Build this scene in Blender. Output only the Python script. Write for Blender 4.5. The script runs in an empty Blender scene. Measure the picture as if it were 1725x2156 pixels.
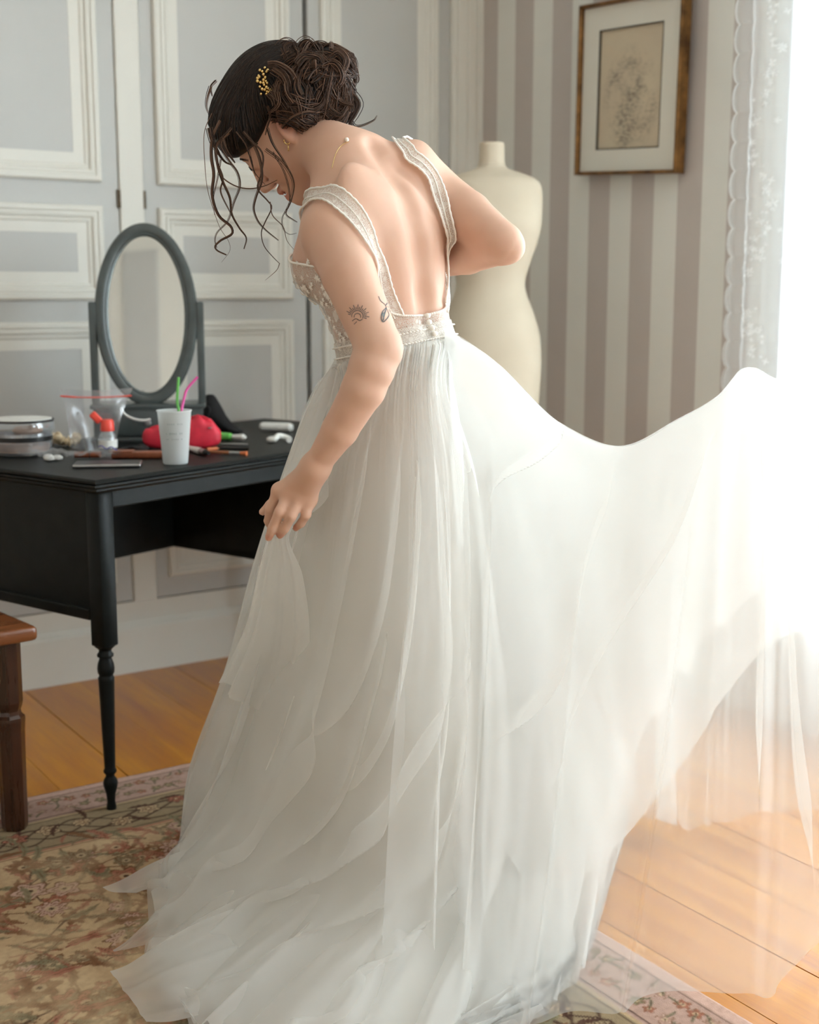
import bpy, bmesh, math, random
import numpy as np
from mathutils import Vector, Matrix

# ------------------------------------------------------------------ camera, sky, exposure
scene = bpy.context.scene
COL = scene.collection
F_PX, CXP, CYP, CAM_H = 2720.0, 862.5, 1078.0, 1.15
TILT = math.atan2(458.0, F_PX)          # camera looks down this much
AZ = math.radians(56.6)                 # angle between the view axis and world +X
CA, SA, ST, CT = math.cos(AZ), math.sin(AZ), math.sin(TILT), math.cos(TILT)

cam_d = bpy.data.cameras.new('camera')
cam = bpy.data.objects.new('camera', cam_d)
COL.objects.link(cam)
cam.location = (0, 0, CAM_H)
cam.rotation_euler = (math.pi / 2 - TILT, 0, AZ - math.pi / 2)
cam_d.sensor_fit = 'HORIZONTAL'
cam_d.sensor_width = 24.0
cam_d.lens = F_PX / 1725.0 * 24.0
cam_d.clip_start = 0.05
cam_d.dof.use_dof = True
cam_d.dof.focus_distance = 2.2
cam_d.dof.aperture_fstop = 2.8
scene.camera = cam

scene.view_settings.view_transform = 'Standard'
scene.view_settings.look = 'None'
scene.view_settings.gamma = 1.0
scene.view_settings.use_curve_mapping = False
scene.view_settings.exposure = 1.43
scene.cycles.transparent_max_bounces = 16
scene.cycles.max_bounces = 7
scene.cycles.diffuse_bounces = 5
scene.cycles.transmission_bounces = 6
scene.cycles.sample_clamp_indirect = 6.0
scene.cycles.use_adaptive_sampling = True
scene.cycles.adaptive_threshold = 0.025

world = bpy.data.worlds.new('overcast_sky')
scene.world = world
world.use_nodes = True
bg = world.node_tree.nodes['Background']
bg.inputs[0].default_value = (0.875, 0.985, 1.10, 1)
bg.inputs[1].default_value = 6.5

ROOM_X0, ROOM_X1, ROOM_Y0, ROOM_Y1, ROOM_H = -2.2, 2.73, -2.5, 3.70, 2.85
WINDOWS = [(0.90, 2.25, 0.30, 2.55), (-1.65, -0.10, 0.30, 2.55)]   # y0, y1, z0, z1 in the right-hand wall
for i, (y0, y1, z0, z1) in enumerate(WINDOWS):                    # daylight portals in the window openings
    ld = bpy.data.lights.new('window_daylight', 'AREA')
    ld.shape = 'RECTANGLE'; ld.size = z1 - z0; ld.size_y = y1 - y0
    ld.cycles.is_portal = True
    lo = bpy.data.objects.new('window_daylight', ld); COL.objects.link(lo)
    lo.location = (ROOM_X1 + 0.26, (y0 + y1) / 2, (z0 + z1) / 2)
    lo.rotation_euler = (0, math.pi / 2, 0)

# ------------------------------------------------------------------ helpers
rng = np.random.default_rng(7)
random.seed(7)

def ray(px, py):
    x = (px - CXP) / F_PX; y = (py - CYP) / F_PX
    return np.array([(CT - ST * y) * CA + x * SA, (CT - ST * y) * SA - x * CA, -(ST + CT * y)])
def on_y(px, py, Y): r = ray(px, py); return np.array([0, 0, CAM_H]) + r * Y / r[1]
def on_x(px, py, X): r = ray(px, py); return np.array([0, 0, CAM_H]) + r * X / r[0]
def on_z(px, py, Z): r = ray(px, py); return np.array([0, 0, CAM_H]) + r * (Z - CAM_H) / r[2]
def at_d(px, py, d):                                   # point at horizontal distance d along the view axis
    r = ray(px, py); return np.array([0, 0, CAM_H]) + r * d / (r[0] * CA + r[1] * SA)
def rdz_to_world(P):
    P = np.asarray(P, float)
    r, d, z = P[..., 0], P[..., 1], P[..., 2]
    return np.stack([d * CA + r * SA, d * SA - r * CA, z], -1)
def world_to_rdz(P):
    P = np.asarray(P, float)
    return np.stack([P[..., 0] * SA - P[..., 1] * CA, P[..., 0] * CA + P[..., 1] * SA, P[..., 2]], -1)
def rdz(px, py, d): return world_to_rdz(at_d(px, py, d))
def project(P):
    q = world_to_rdz(P) - np.array([0, 0, CAM_H])
    cz = q[..., 1] * CT - q[..., 2] * ST; cy = -(q[..., 1] * ST + q[..., 2] * CT)
    return CXP + F_PX * q[..., 0] / cz, CYP + F_PX * cy / cz

ROOT_INV = {}
def _tags(o, label, cat, group, kind):
    if label: o['label'] = label
    if cat: o['category'] = cat
    if group: o['group'] = group
    if kind: o['kind'] = kind

def root(name, loc, rz=0.0, label=None, cat=None, group=None, kind=None):
    o = bpy.data.objects.new(name, None)
    o.empty_display_size = 0.05
    COL.objects.link(o)
    o.location = loc; o.rotation_euler = (0, 0, rz)
    ROOT_INV[o.name] = np.array((Matrix.Translation(Vector(loc)) @ Matrix.Rotation(rz, 4, 'Z')).inverted())
    _tags(o, label, cat, group, kind)
    return o

def link_mesh(name, V, Fc, mat, parent=None, smooth=False, local=False, label=None, cat=None, group=None, kind=None, edges=None):
    """one mesh object; V in world space unless local=True (then in the root's space)"""
    V = np.asarray(V, float).reshape(-1, 3)
    me = bpy.data.meshes.new(name)
    loc = None
    if parent is not None:
        inv = ROOT_INV[parent.name]
        if not local:
            V = V @ inv[:3, :3].T + inv[:3, 3]
    else:
        mn, mx = V.min(0), V.max(0)
        loc = np.array([(mn[0] + mx[0]) / 2, (mn[1] + mx[1]) / 2, mn[2]])
        V = V - loc
    if isinstance(Fc, np.ndarray):
        n, k = Fc.shape
        me.vertices.add(len(V)); me.vertices.foreach_set('co', V.astype(np.float32).ravel())
        me.loops.add(n * k); me.loops.foreach_set('vertex_index', Fc.astype(np.int32).ravel())
        me.polygons.add(n)
        me.polygons.foreach_set('loop_start', np.arange(0, n * k, k, dtype=np.int32))
        me.polygons.foreach_set('loop_total', np.full(n, k, dtype=np.int32))
        me.update(calc_edges=True)
    else:
        me.from_pydata(V.tolist(), [], [list(map(int, f)) for f in Fc])
    me.validate()
    if smooth:
        me.polygons.foreach_set('use_smooth', np.ones(len(me.polygons), dtype=bool))
    o = bpy.data.objects.new(name, me)
    COL.objects.link(o)
    if mat is not None:
        for m in (mat if isinstance(mat, (list, tuple)) else [mat]): me.materials.append(m)
    if parent is not None:
        o.parent = parent
        ROOT_INV[o.name] = ROOT_INV[parent.name]
    else:
        o.location = loc
        ROOT_INV[o.name] = np.array(Matrix.Translation(Vector(loc)).inverted())
    _tags(o, label, cat, group, kind)
    return o

def auto_smooth(o, ang=40):
    me = o.data
    bm = bmesh.new(); bm.from_mesh(me)
    lim = math.radians(ang)
    for f in bm.faces: f.smooth = True
    for e in bm.edges:
        if len(e.link_faces) == 2 and e.calc_face_angle(0) > lim: e.smooth = False
    bm.to_mesh(me); bm.free()
    return o

def join(*parts):
    Vs, Fs, n = [], [], 0
    for V, Fc in parts:
        V = np.asarray(V, float).reshape(-1, 3)
        Vs.append(V)
        Fs += [[int(i) + n for i in f] for f in Fc]
        n += len(V)
    return np.concatenate(Vs), Fs
def move(VF, loc=(0, 0, 0), rx=0, ry=0, rz=0, s=(1, 1, 1)):
    V, Fc = VF
    M = np.array(Matrix.Rotation(rz, 3, 'Z') @ Matrix.Rotation(ry, 3, 'Y') @ Matrix.Rotation(rx, 3, 'X'))
    return (np.asarray(V, float) * np.array(s)) @ M.T + np.array(loc), Fc
def box(x0, x1, y0, y1, z0, z1):
    V = [(x0, y0, z0), (x1, y0, z0), (x1, y1, z0), (x0, y1, z0), (x0, y0, z1), (x1, y0, z1), (x1, y1, z1), (x0, y1, z1)]
    return np.array(V, float), [(0, 3, 2, 1), (4, 5, 6, 7), (0, 1, 5, 4), (1, 2, 6, 5), (2, 3, 7, 6), (3, 0, 4, 7)]
def rbox(x0, x1, y0, y1, z0, z1, r=0.005, seg=2):
    bm = bmesh.new()
    V, Fc = box(x0, x1, y0, y1, z0, z1)
    vs = [bm.verts.new(v) for v in V]
    for f in Fc: bm.faces.new([vs[i] for i in f])
    bmesh.ops.bevel(bm, geom=bm.edges[:] , offset=r, segments=seg, affect='EDGES', profile=0.6, clamp_overlap=True)
    bm.verts.index_update()
    out = np.array([v.co[:] for v in bm.verts]), [[v.index for v in f.verts] for f in bm.faces]
    bm.free()
    return out
def lathe(profile, n=24, cap=True):
    V, Fc = [], []
    for r, z in profile:
        for i in range(n):
            a = 2 * math.pi * i / n
            V.append((r * math.cos(a), r * math.sin(a), z))
    for j in range(len(profile) - 1):
        for i in range(n):
            k = (i + 1) % n
            Fc.append((j * n + i, j * n + k, (j + 1) * n + k, (j + 1) * n + i))
    if cap:
        Fc.append(tuple(range(n - 1, -1, -1)))
        m = (len(profile) - 1) * n
        Fc.append(tuple(range(m, m + n)))
    return np.array(V, float), Fc
def tube(P, R, n=8, cap=True, flat=1.0):
    P = np.asarray(P, float); m = len(P)
    R = np.full(m, R) if np.isscalar(R) else np.asarray(R, float)
    T = np.gradient(P, axis=0); T /= np.linalg.norm(T, axis=1)[:, None] + 1e-12
    up = np.array([0, 0, 1.0]) if abs(T[0][2]) < 0.9 else np.array([1.0, 0, 0])
    N = np.cross(T[0], up); N /= np.linalg.norm(N)
    V = []
    ang = np.arange(n) * 2 * math.pi / n
    for i in range(m):
        N = N - T[i] * N.dot(T[i]); N /= np.linalg.norm(N) + 1e-12
        B = np.cross(T[i], N)
        V.append(P[i] + R[i] * (np.cos(ang)[:, None] * N + flat * np.sin(ang)[:, None] * B))
    V = np.concatenate(V)
    Fc = [(j * n + i, j * n + (i + 1) % n, (j + 1) * n + (i + 1) % n, (j + 1) * n + i) for j in range(m - 1) for i in range(n)]
    if cap:
        Fc.append(tuple(range(n - 1, -1, -1))); Fc.append(tuple(range((m - 1) * n, m * n)))
    return V, Fc
def grid_faces(nu, nv, wrap_u=False):
    iu = np.arange(nu if wrap_u else nu - 1); iv = np.arange(nv - 1)
    a, b = np.meshgrid(iu, iv, indexing='ij')
    a2 = (a + 1) % nu
    return np.stack([a * nv + b, a2 * nv + b, a2 * nv + b + 1, a * nv + b + 1], -1).reshape(-1, 4)
def spline(P, n):
    """Catmull-Rom through the points P, n samples, centripetal-ish by chord length"""
    P = np.asarray(P, float)
    t = np.concatenate([[0], np.cumsum(np.sqrt(np.linalg.norm(np.diff(P, axis=0), axis=1) + 1e-9))])
    return hermite(t, P, np.linspace(0, t[-1], n))
def hermite(t, P, u):
    t = np.asarray(t, float); P = np.asarray(P, float)
    if P.ndim == 1: P = P[:, None]; flat = True
    else: flat = False
    m = np.zeros_like(P)
    d = np.diff(P, axis=0) / np.diff(t)[:, None]
    m[0], m[-1] = d[0], d[-1]
    h = np.diff(t)
    if len(t) > 2:
        m[1:-1] = (d[:-1] * h[1:, None] + d[1:] * h[:-1, None]) / (h[:-1] + h[1:])[:, None]
    i = np.clip(np.searchsorted(t, u, side='right') - 1, 0, len(t) - 2)
    s = ((u - t[i]) / h[i])[:, None]; hh = h[i][:, None]
    out = (2 * s**3 - 3 * s**2 + 1) * P[i] + (s**3 - 2 * s**2 + s) * hh * m[i] + (-2 * s**3 + 3 * s**2) * P[i + 1] + (s**3 - s**2) * hh * m[i + 1]
    return out[:, 0] if flat else out
def ring_frame(x0, x1, z0, z1, prof):
    """mitred rectangular moulding in the xz plane; prof = [(inset, height)], height goes to -y"""
    V, Fc = [], []
    for ins, h in prof:
        V += [(x0 + ins, -h, z0 + ins), (x1 - ins, -h, z0 + ins), (x1 - ins, -h, z1 - ins), (x0 + ins, -h, z1 - ins)]
    for j in range(len(prof) - 1):
        for i in range(4):
            k = (i + 1) % 4
            Fc.append((j * 4 + i, j * 4 + k, j * 4 + 4 + k, j * 4 + 4 + i))
    return np.array(V, float), Fc

# ------------------------------------------------------------------ materials
def srgb(r, g, b):
    f = lambda c: (c / 255 / 12.92) if c / 255 <= 0.04045 else ((c / 255 + 0.055) / 1.055) ** 2.4
    return (f(r), f(g), f(b), 1)
class NT:
    def __init__(self, name):
        self.mat = bpy.data.materials.new(name); self.mat.use_nodes = True
        self.t = self.mat.node_tree; self.t.nodes.clear()
        self.out = self.t.nodes.new('ShaderNodeOutputMaterial')
    def n(self, typ, **kw):
        nd = self.t.nodes.new(typ)
        for k, v in kw.items():
            if k == 'inp':
                for a, b in v.items(): self.s(nd, a, b)
            else: setattr(nd, k, v)
        return nd
    def s(self, nd, key, val):
        sock = nd.inputs[key]
        if isinstance(val, bpy.types.NodeSocket): self.t.links.new(val, sock)
        elif isinstance(val, bpy.types.Node): self.t.links.new(val.outputs[0], sock)
        else: sock.default_value = val
    def math(self, op, a, b=0.0, c=None):
        nd = self.n('ShaderNodeMath', operation=op); self.s(nd, 0, a); self.s(nd, 1, b)
        if c is not None: self.s(nd, 2, c)
        return nd.outputs[0]
    def mix(self, fac, a, b):
        nd = self.n('ShaderNodeMix', data_type='RGBA'); self.s(nd, 0, fac); self.s(nd, 6, a); self.s(nd, 7, b)
        return nd.outputs[2]
    def ramp(self, fac, stops, interp='LINEAR'):
        nd = self.n('ShaderNodeValToRGB'); self.s(nd, 0, fac); cr = nd.color_ramp; cr.interpolation = interp
        while len(cr.elements) < len(stops): cr.elements.new(0.5)
        for e, (p, c) in zip(cr.elements, stops): e.position = p; e.color = c if len(c) == 4 else (*c, 1)
        return nd.outputs[0]
    def coord(self, which='Object', scale=(1, 1, 1), rot=(0, 0, 0)):
        tc = self.n('ShaderNodeTexCoord'); mp = self.n('ShaderNodeMapping')
        self.t.links.new(tc.outputs[which], mp.inputs[0]); mp.inputs['Scale'].default_value = scale; mp.inputs['Rotation'].default_value = rot
        return mp.outputs[0]
    def noise(self, vec, scale, detail=2.0, rough=0.5, out=0):
        nd = self.n('ShaderNodeTexNoise'); self.s(nd, 'Vector', vec); nd.inputs['Scale'].default_value = scale
        nd.inputs['Detail'].default_value = detail; nd.inputs['Roughness'].default_value = rough
        return nd.outputs[out]
    def bump(self, h, strength=0.2, dist=0.002):
        nd = self.n('ShaderNodeBump'); self.s(nd, 'Height', h); nd.inputs['Strength'].default_value = strength; nd.inputs['Distance'].default_value = dist
        return nd.outputs[0]
    def pbr(self, color, rough=0.5, **kw):
        nd = self.n('ShaderNodeBsdfPrincipled'); self.s(nd, 'Base Color', color); self.s(nd, 'Roughness', rough)
        for k, v in kw.items(): self.s(nd, k.replace('_', ' '), v)
        return nd
    def done(self, sh):
        self.s(self.out, 'Surface', sh); return self.mat
def simple(name, color, rough=0.5, noise=0.06, scale=30, bump=0.0, **kw):
    """plain painted / moulded surface with a little procedural unevenness"""
    m = NT(name); v = m.coord('Object')
    n = m.noise(v, scale, 3)
    c2 = tuple(min(1, c * (1 + noise)) for c in color[:3]) + (1,); c1 = tuple(c * (1 - noise) for c in color[:3]) + (1,)
    p = m.pbr(m.ramp(n, [(0.3, c1), (0.7, c2)]), rough, **kw)
    if bump: m.s(p, 'Normal', m.bump(n, bump, 0.002))
    return m.done(p)

# ------------------------------------------------------------------ the room
def paint_mat(name, col, rough=0.45):
    m = NT(name); v = m.coord('Object')
    n = m.noise(v, 2.2, 4, 0.6); n2 = m.noise(v, 60, 2)
    c = np.array(col[:3])
    base = m.ramp(n, [(0.3, tuple(c * 0.965)), (0.7, tuple(c * 1.02))])
    p = m.pbr(base, rough); m.s(p, 'Normal', m.bump(n2, 0.05, 0.001))
    return m.done(p)
M_CREAM = paint_mat('cream_paint', srgb(224, 221, 212))
M_GREY = paint_mat('pale_grey_paint', srgb(193, 192, 188))
M_CEIL = paint_mat('white_ceiling_paint', srgb(240, 238, 232), 0.8)
M_WHITEWOOD = paint_mat('white_window_paint', srgb(242, 241, 238), 0.35)

def stripe_mat(name, axis, start, sign):
    m = NT(name)
    geo = m.n('ShaderNodeNewGeometry'); sep = m.n('ShaderNodeSeparateXYZ'); m.s(sep, 0, geo.outputs['Position'])
    u = m.math('MULTIPLY', m.math('SUBTRACT', start, sep.outputs[axis]), sign / 0.0953)
    k = m.math('FLOORED_MODULO', u, 2.0)
    dark = m.math('LESS_THAN', k, 1.0)
    v = m.coord('Object'); n = m.noise(v, 3, 3); fine = m.noise(m.coord('Object', (1, 1, 0.08)), 240, 2)
    light_c = m.ramp(n, [(0.3, srgb(224, 222, 214)), (0.7, srgb(230, 228, 220))])
    dark_c = m.ramp(n, [(0.3, srgb(192, 182, 175)), (0.7, srgb(198, 188, 181))])
    p = m.pbr(m.mix(dark, light_c, dark_c), 0.55)
    m.s(p, 'Normal', m.bump(fine, 0.08, 0.001))
    return m.done(p)
M_STRIPE_Y = stripe_mat('striped_wallpaper_side', 1, 3.70, 1.0)
M_STRIPE_X = stripe_mat('striped_wallpaper_end', 0, 2.73, 1.0)

def wood_mat(name, dark, light, rough, along=1, grain=1.0, coat=0.0):
    m = NT(name)
    sc = [14, 14, 14]; sc[along] = 1.1
    oi = m.n('ShaderNodeObjectInfo')
    v = m.coord('Object', tuple(s * grain for s in sc))
    add = m.n('ShaderNodeVectorMath', operation='ADD'); m.s(add, 0, v)
    comb = m.n('ShaderNodeCombineXYZ'); r = m.math('MULTIPLY', oi.outputs['Random'], 40.0)
    for i in range(3): m.s(comb, i, r)
    m.s(add, 1, comb)
    n = m.noise(add.outputs[0], 1.6, 6, 0.62)
    kv = m.coord('Object', tuple([4.2, 4.2, 4.2][i] if i != along else 1.5 for i in range(3)))
    addk = m.n('ShaderNodeVectorMath', operation='ADD'); m.s(addk, 0, kv); m.s(addk, 1, comb)
    kn = m.n('ShaderNodeTexVoronoi'); m.s(kn, 'Vector', addk.outputs[0]); kn.inputs['Scale'].default_value = 1.0
    knot = m.ramp(kn.outputs['Distance'], [(0.03, (1, 1, 1, 1)), (0.13, (0, 0, 0, 1))])
    mid = tuple((dark[i] + light[i]) / 2 for i in range(3)) + (1,)
    col = m.ramp(n, [(0.25, dark), (0.5, mid), (0.72, light)])
    tint = m.math('MULTIPLY_ADD', oi.outputs['Random'], 0.22, 0.89)
    mul = m.n('ShaderNodeVectorMath', operation='SCALE'); m.s(mul, 0, col); m.s(mul, 3, tint)
    col2 = m.mix(m.math('MULTIPLY', knot, 0.6), mul.outputs[0], tuple(c * 0.25 for c in dark[:3]) + (1,))
    rn = m.ramp(n, [(0.3, (rough * 0.85,) * 3), (0.8, (rough * 1.25,) * 3)])
    p = m.pbr(col2, rn)
    p.inputs['Coat Weight'].default_value = coat; p.inputs['Coat Roughness'].default_value = 0.25
    m.s(p, 'Normal', m.bump(n, 0.12, 0.002))
    return m.done(p)
M_PINE = wood_mat('varnished_pine_floorboard', srgb(168, 92, 10), srgb(212, 142, 30), 0.36, 1, 1.0, 0.35)
M_DARK = simple('dark_gap', (0.02, 0.018, 0.016, 1), 0.9)

# floor: one board after another, running away from the window wall's foot
floor = link_mesh('floor', *box(ROOM_X0, ROOM_X1 + 0.02, ROOM_Y0, ROOM_Y1 + 0.06, -0.08, -0.022), M_DARK, kind='structure')
edges = [2.73, 2.565, 2.392, 2.224, 2.049, 1.880, 1.7075, 1.538, 1.40, 1.235, 1.071, 0.905, 0.74, 0.57]
while edges[-1] > ROOM_X0: edges.append(edges[-1] - 0.168)
edges[-1] = ROOM_X0
for i in range(len(edges) - 1):
    x1, x0 = edges[i], edges[i + 1]
    cut = [ROOM_Y0, random.uniform(-1.5, 0.6), ROOM_Y1] if i > 7 else [ROOM_Y0, random.uniform(-1.8, -0.4), ROOM_Y1]
    tight = lambda e_x: 0.0005 if min(abs(e_x - q_) for q_ in (1.40, 1.235, 0.905, 1.538)) < 1e-6 else 0.0016
    for j in range(len(cut) - 1):
        V, Fc = box(x0 + tight(x0), x1 - tight(x1), cut[j] + 0.001, cut[j + 1] - 0.001, -0.022, random.uniform(-0.0012, 0.0))
        o = link_mesh('plank', V, Fc, M_PINE, floor)
        c = V.mean(0); loc = Vector((c[0], c[1], -0.022)) - floor.location
        o.data.transform(Matrix.Translation(-loc)); o.location = loc

# walls
link_mesh('ceiling', *box(ROOM_X0, ROOM_X1 + 0.3, ROOM_Y0, ROOM_Y1 + 0.1, ROOM_H, ROOM_H + 0.1), M_CEIL, kind='structure')
link_mesh('wall_left', *box(ROOM_X0 - 0.1, ROOM_X0, ROOM_Y0, ROOM_Y1 + 0.1, 0, ROOM_H), M_STRIPE_Y, kind='structure')
link_mesh('wall_front', *box(ROOM_X0, ROOM_X1, ROOM_Y0 - 0.1, ROOM_Y0, 0, ROOM_H), M_CREAM, kind='structure')
for k in range(7):                                  # grey panels along the wall behind the camera
    link_mesh('trim_%d' % (k + 6), *box(ROOM_X0 + 0.15 + k * 0.66, ROOM_X0 + 0.15 + k * 0.66 + 0.3, ROOM_Y0, ROOM_Y0 + 0.012, 0.3, ROOM_H - 0.2), M_GREY, kind='structure')
pieces = []
ys = sorted([ROOM_Y0, ROOM_Y1 + 0.1] + [w[0] for w in WINDOWS] + [w[1] for w in WINDOWS])
for a, b in zip(ys[:-1], ys[1:]):
    w = [w for w in WINDOWS if abs(w[0] - a) < 1e-6]
    if w:
        pieces.append(box(ROOM_X1, ROOM_X1 + 0.28, a, b, 0, w[0][2])); pieces.append(box(ROOM_X1, ROOM_X1 + 0.28, a, b, w[0][3], ROOM_H))
    else:
        pieces.append(box(ROOM_X1, ROOM_X1 + 0.28, a, b, 0, ROOM_H))
link_mesh('wall_right', *join(*pieces), M_STRIPE_Y, kind='structure')
link_mesh('wall_back', *box(ROOM_X0, ROOM_X1, 3.762, 3.82, 0, ROOM_H), M_DARK, kind='structure')
# skirting boards with a moulded top
def baseboard(name, x0, x1):
    sec = [(3.762, 0.0), (3.680, 0.0), (3.680, 0.138), (3.684, 0.146), (3.690, 0.150), (3.692, 0.157), (3.762, 0.157)]
    V = [(x, y, z) for x in (x0, x1) for y, z in sec]; n = len(sec)
    Fc = [(i, i + 1, n + i + 1, n + i) for i in range(n - 1)] + [tuple(range(n))[::-1], tuple(range(n, 2 * n))]
    link_mesh(name, V, Fc, M_CREAM, kind='structure')
baseboard('baseboard_back', ROOM_X0, ROOM_X1)
sec = [(2.73, 0), (2.712, 0), (2.712, 0.13), (2.718, 0.145), (2.73, 0.15)]
V = [(x, y, z) for y in (ROOM_Y0, 3.68) for x, z in sec]
link_mesh('baseboard_right', V, [(i, i + 1, 6 + i, 5 + i) for i in range(4)] + [(0, 1, 2, 3, 4), (9, 8, 7, 6, 5)], M_CREAM, kind='structure')
link_mesh('trim_1', *box(ROOM_X0, ROOM_X1, 3.698, 3.762, 0.157, 0.219), M_CREAM, kind='structure')
link_mesh('trim_2', *rbox(1.4235, 1.4985, 3.692, 3.762, 0.219, ROOM_H, 0.003, 1), M_CREAM, kind='structure')
# fluted casing in the corner
prof = [(2.603, 3.70), (2.606, 3.690), (2.622, 3.690), (2.626, 3.695), (2.630, 3.688), (2.664, 3.688), (2.668, 3.694), (2.672, 3.688), (2.700, 3.686), (2.704, 3.692), (2.708, 3.684), (2.73, 3.684), (2.73, 3.762), (2.603, 3.762)]
V = [(x, y, z) for z in (0.219, ROOM_H) for x, y in prof]; n = len(prof)
link_mesh('trim_3', V, [(i, (i + 1) % n, n + (i + 1) % n, n + i) for i in range(n)], M_CREAM, kind='structure')
link_mesh('trim_4', *box(ROOM_X0, 0.876, 3.698, 3.762, 0.219, ROOM_H), M_CREAM, kind='structure')
link_mesh('trim_5', *box(0.876, 2.603, 3.698, 3.762, 2.60, ROOM_H), M_CREAM, kind='structure')

M_HINGE = simple('aged_brass_hinge', srgb(112, 100, 84), 0.4, 0.2, 90, Metallic=0.8)
MOULD = [(0.0, 0.0), (0.001, 0.011), (0.006, 0.015), (0.016, 0.015), (0.019, 0.010), (0.022, 0.010), (0.024, 0.013), (0.032, 0.012), (0.035, 0.005), (0.038, 0.0045), (0.040, 0.007), (0.046, 0.006), (0.049, 0.0025), (0.079, 0.0022), (0.080, 0.0004)]
def panel_door(name, x0, x1, hinge_x):
    d = link_mesh(name, *rbox(x0, x1, 3.700, 3.735, 0.222, 2.597, 0.002, 1), M_GREY, kind='structure')
    a0, a1 = x0 + 0.042, x1 - 0.052
    for z0, z1 in ((0.284, 1.072), (1.134, 1.404), (1.470, 2.52)):
        V, Fc = ring_frame(a0, a1, z0, z1, MOULD); V[:, 1] += 3.700
        link_mesh('moulding', V, Fc, M_CREAM, d)
        link_mesh('panel', *box(a0 + 0.0795, a1 - 0.0795, 3.6985, 3.7015, z0 + 0.0795, z1 - 0.0795), M_GREY, d)
    if hinge_x:
        for zc in (1.425, 0.42, 2.35):
            V, Fc = tube([(hinge_x, 3.695, zc - 0.026), (hinge_x, 3.695, zc + 0.026)], 0.0055, 10)
            link_mesh('hinge', V, Fc, M_HINGE, d, smooth=False)
panel_door('door_1', 0.879, 1.4225, 1.4215)
panel_door('door_2', 1.4995, 2.0420, 1.4995)
panel_door('door_3', 2.0580, 2.6020, None)

# windows
def pane_mat():
    m = NT('window_glass')
    t = m.n('ShaderNodeBsdfTransparent'); t.inputs[0].default_value = (0.95, 0.97, 0.96, 1)
    g = m.n('ShaderNodeBsdfGlossy'); g.inputs['Roughness'].default_value = 0.02
    mx = m.n('ShaderNodeMixShader'); mx.inputs[0].default_value = 0.06; m.s(mx, 1, t); m.s(mx, 2, g)
    return m.done(mx.outputs[0])
M_PANE = pane_mat()
for i, (y0, y1, z0, z1) in enumerate(WINDOWS):
    X = ROOM_X1 + 0.17; t = 0.05; ym = (y0 + y1) / 2
    fr = join(box(X, X + 0.06, y0, y0 + t, z0, z1), box(X, X + 0.06, y1 - t, y1, z0, z1), box(X, X + 0.06, y0 + t, y1 - t, z0, z0 + t), box(X, X + 0.06, y0 + t, y1 - t, z1 - t, z1))
    w = link_mesh('window_%d' % (i + 1), *fr, M_WHITEWOOD, kind='structure')
    link_mesh('mullion', *rbox(X - 0.01, X + 0.05, ym - 0.05, ym + 0.05, z0 + t, z1 - t, 0.006), M_WHITEWOOD, w)
    for side in (0, 1):
        a, b = (y0 + t, ym - 0.05) if side == 0 else (ym + 0.05, y1 - t)
        zs = np.linspace(z0 + t, z1 - t, 4)
        for k in range(3):
            link_mesh('pane', *box(X + 0.022, X + 0.026, a, b, zs[k] + (0.012 if k else 0), zs[k + 1] - (0.012 if k < 2 else 0)), M_PANE, w)
            if k: link_mesh('glazing_bar', *box(X + 0.01, X + 0.04, a, b, zs[k] - 0.012, zs[k] + 0.012), M_WHITEWOOD, w)
    link_mesh('window_sill', *rbox(ROOM_X1 - 0.03, X, y0 - 0.04, y1 + 0.04, z0 - 0.03, z0 + 0.002, 0.006), M_WHITEWOOD, w)
    for a, b in ((y0 - 0.07, y0), (y1, y1 + 0.07)):
        link_mesh('casing', *rbox(ROOM_X1 - 0.016, ROOM_X1 + 0.01, a, b, z0 - 0.03, z1 + 0.07, 0.004, 1), M_WHITEWOOD, w)
    link_mesh('casing', *rbox(ROOM_X1 - 0.016, ROOM_X1 + 0.01, y0, y1, z1, z1 + 0.07, 0.004, 1), M_WHITEWOOD, w)

# ------------------------------------------------------------------ rug with a woven floral print
def value_noise(x, y, s, seed):
    r = np.random.default_rng(seed); n = 64; g = r.random((n, n))
    x = x / s; y = y / s; i = np.floor(x).astype(int); j = np.floor(y).astype(int); fx = x - i; fy = y - j
    fx = fx * fx * (3 - 2 * fx); fy = fy * fy * (3 - 2 * fy)
    G = lambda a, b: g[a % n, b % n]
    return (G(i, j) * (1 - fx) + G(i + 1, j) * fx) * (1 - fy) + (G(i, j + 1) * (1 - fx) + G(i + 1, j + 1) * fx) * fy
RUG_X0, RUG_X1, RUG_Y0, RUG_Y1 = -1.0, 1.492, -0.9, 2.836
xs = np.concatenate([np.linspace(RUG_X0, 0.12, 40, endpoint=False), np.arange(0.12, RUG_X1 + 1e-6, 0.0036)]); xs[-1] = RUG_X1
ys_ = np.concatenate([np.linspace(RUG_Y0, 0.98, 60, endpoint=False), np.arange(0.98, RUG_Y1 + 1e-6, 0.0036)]); ys_[-1] = RUG_Y1
GX, GY = np.meshgrid(xs, ys_, indexing='ij')
a_ = RUG_X1 - GX; b_ = RUG_Y1 - GY; e_ = np.minimum(a_, b_)
l_ = np.where(a_ < b_, GY, GX)
def lin(r, g, b): return np.array(srgb(r, g, b)[:3])
PINK, OLIVE, BEIGE, SAND, ROSE, BROWN, DARKB, TEAL = lin(190, 156, 140), lin(136, 118, 92), lin(184, 156, 122), lin(204, 178, 142), lin(160, 104, 84), lin(112, 78, 54), lin(64, 40, 32), lin(124, 116, 90)
C = np.empty(GX.shape + (3,)); C[:] = BEIGE
def blend(mask, col):
    global C
    m = np.clip(mask, 0, 1)[..., None]; C = C * (1 - m) + col * m
soft = lambda d, w=0.003: np.clip(0.5 - d / w, 0, 1)
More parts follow.
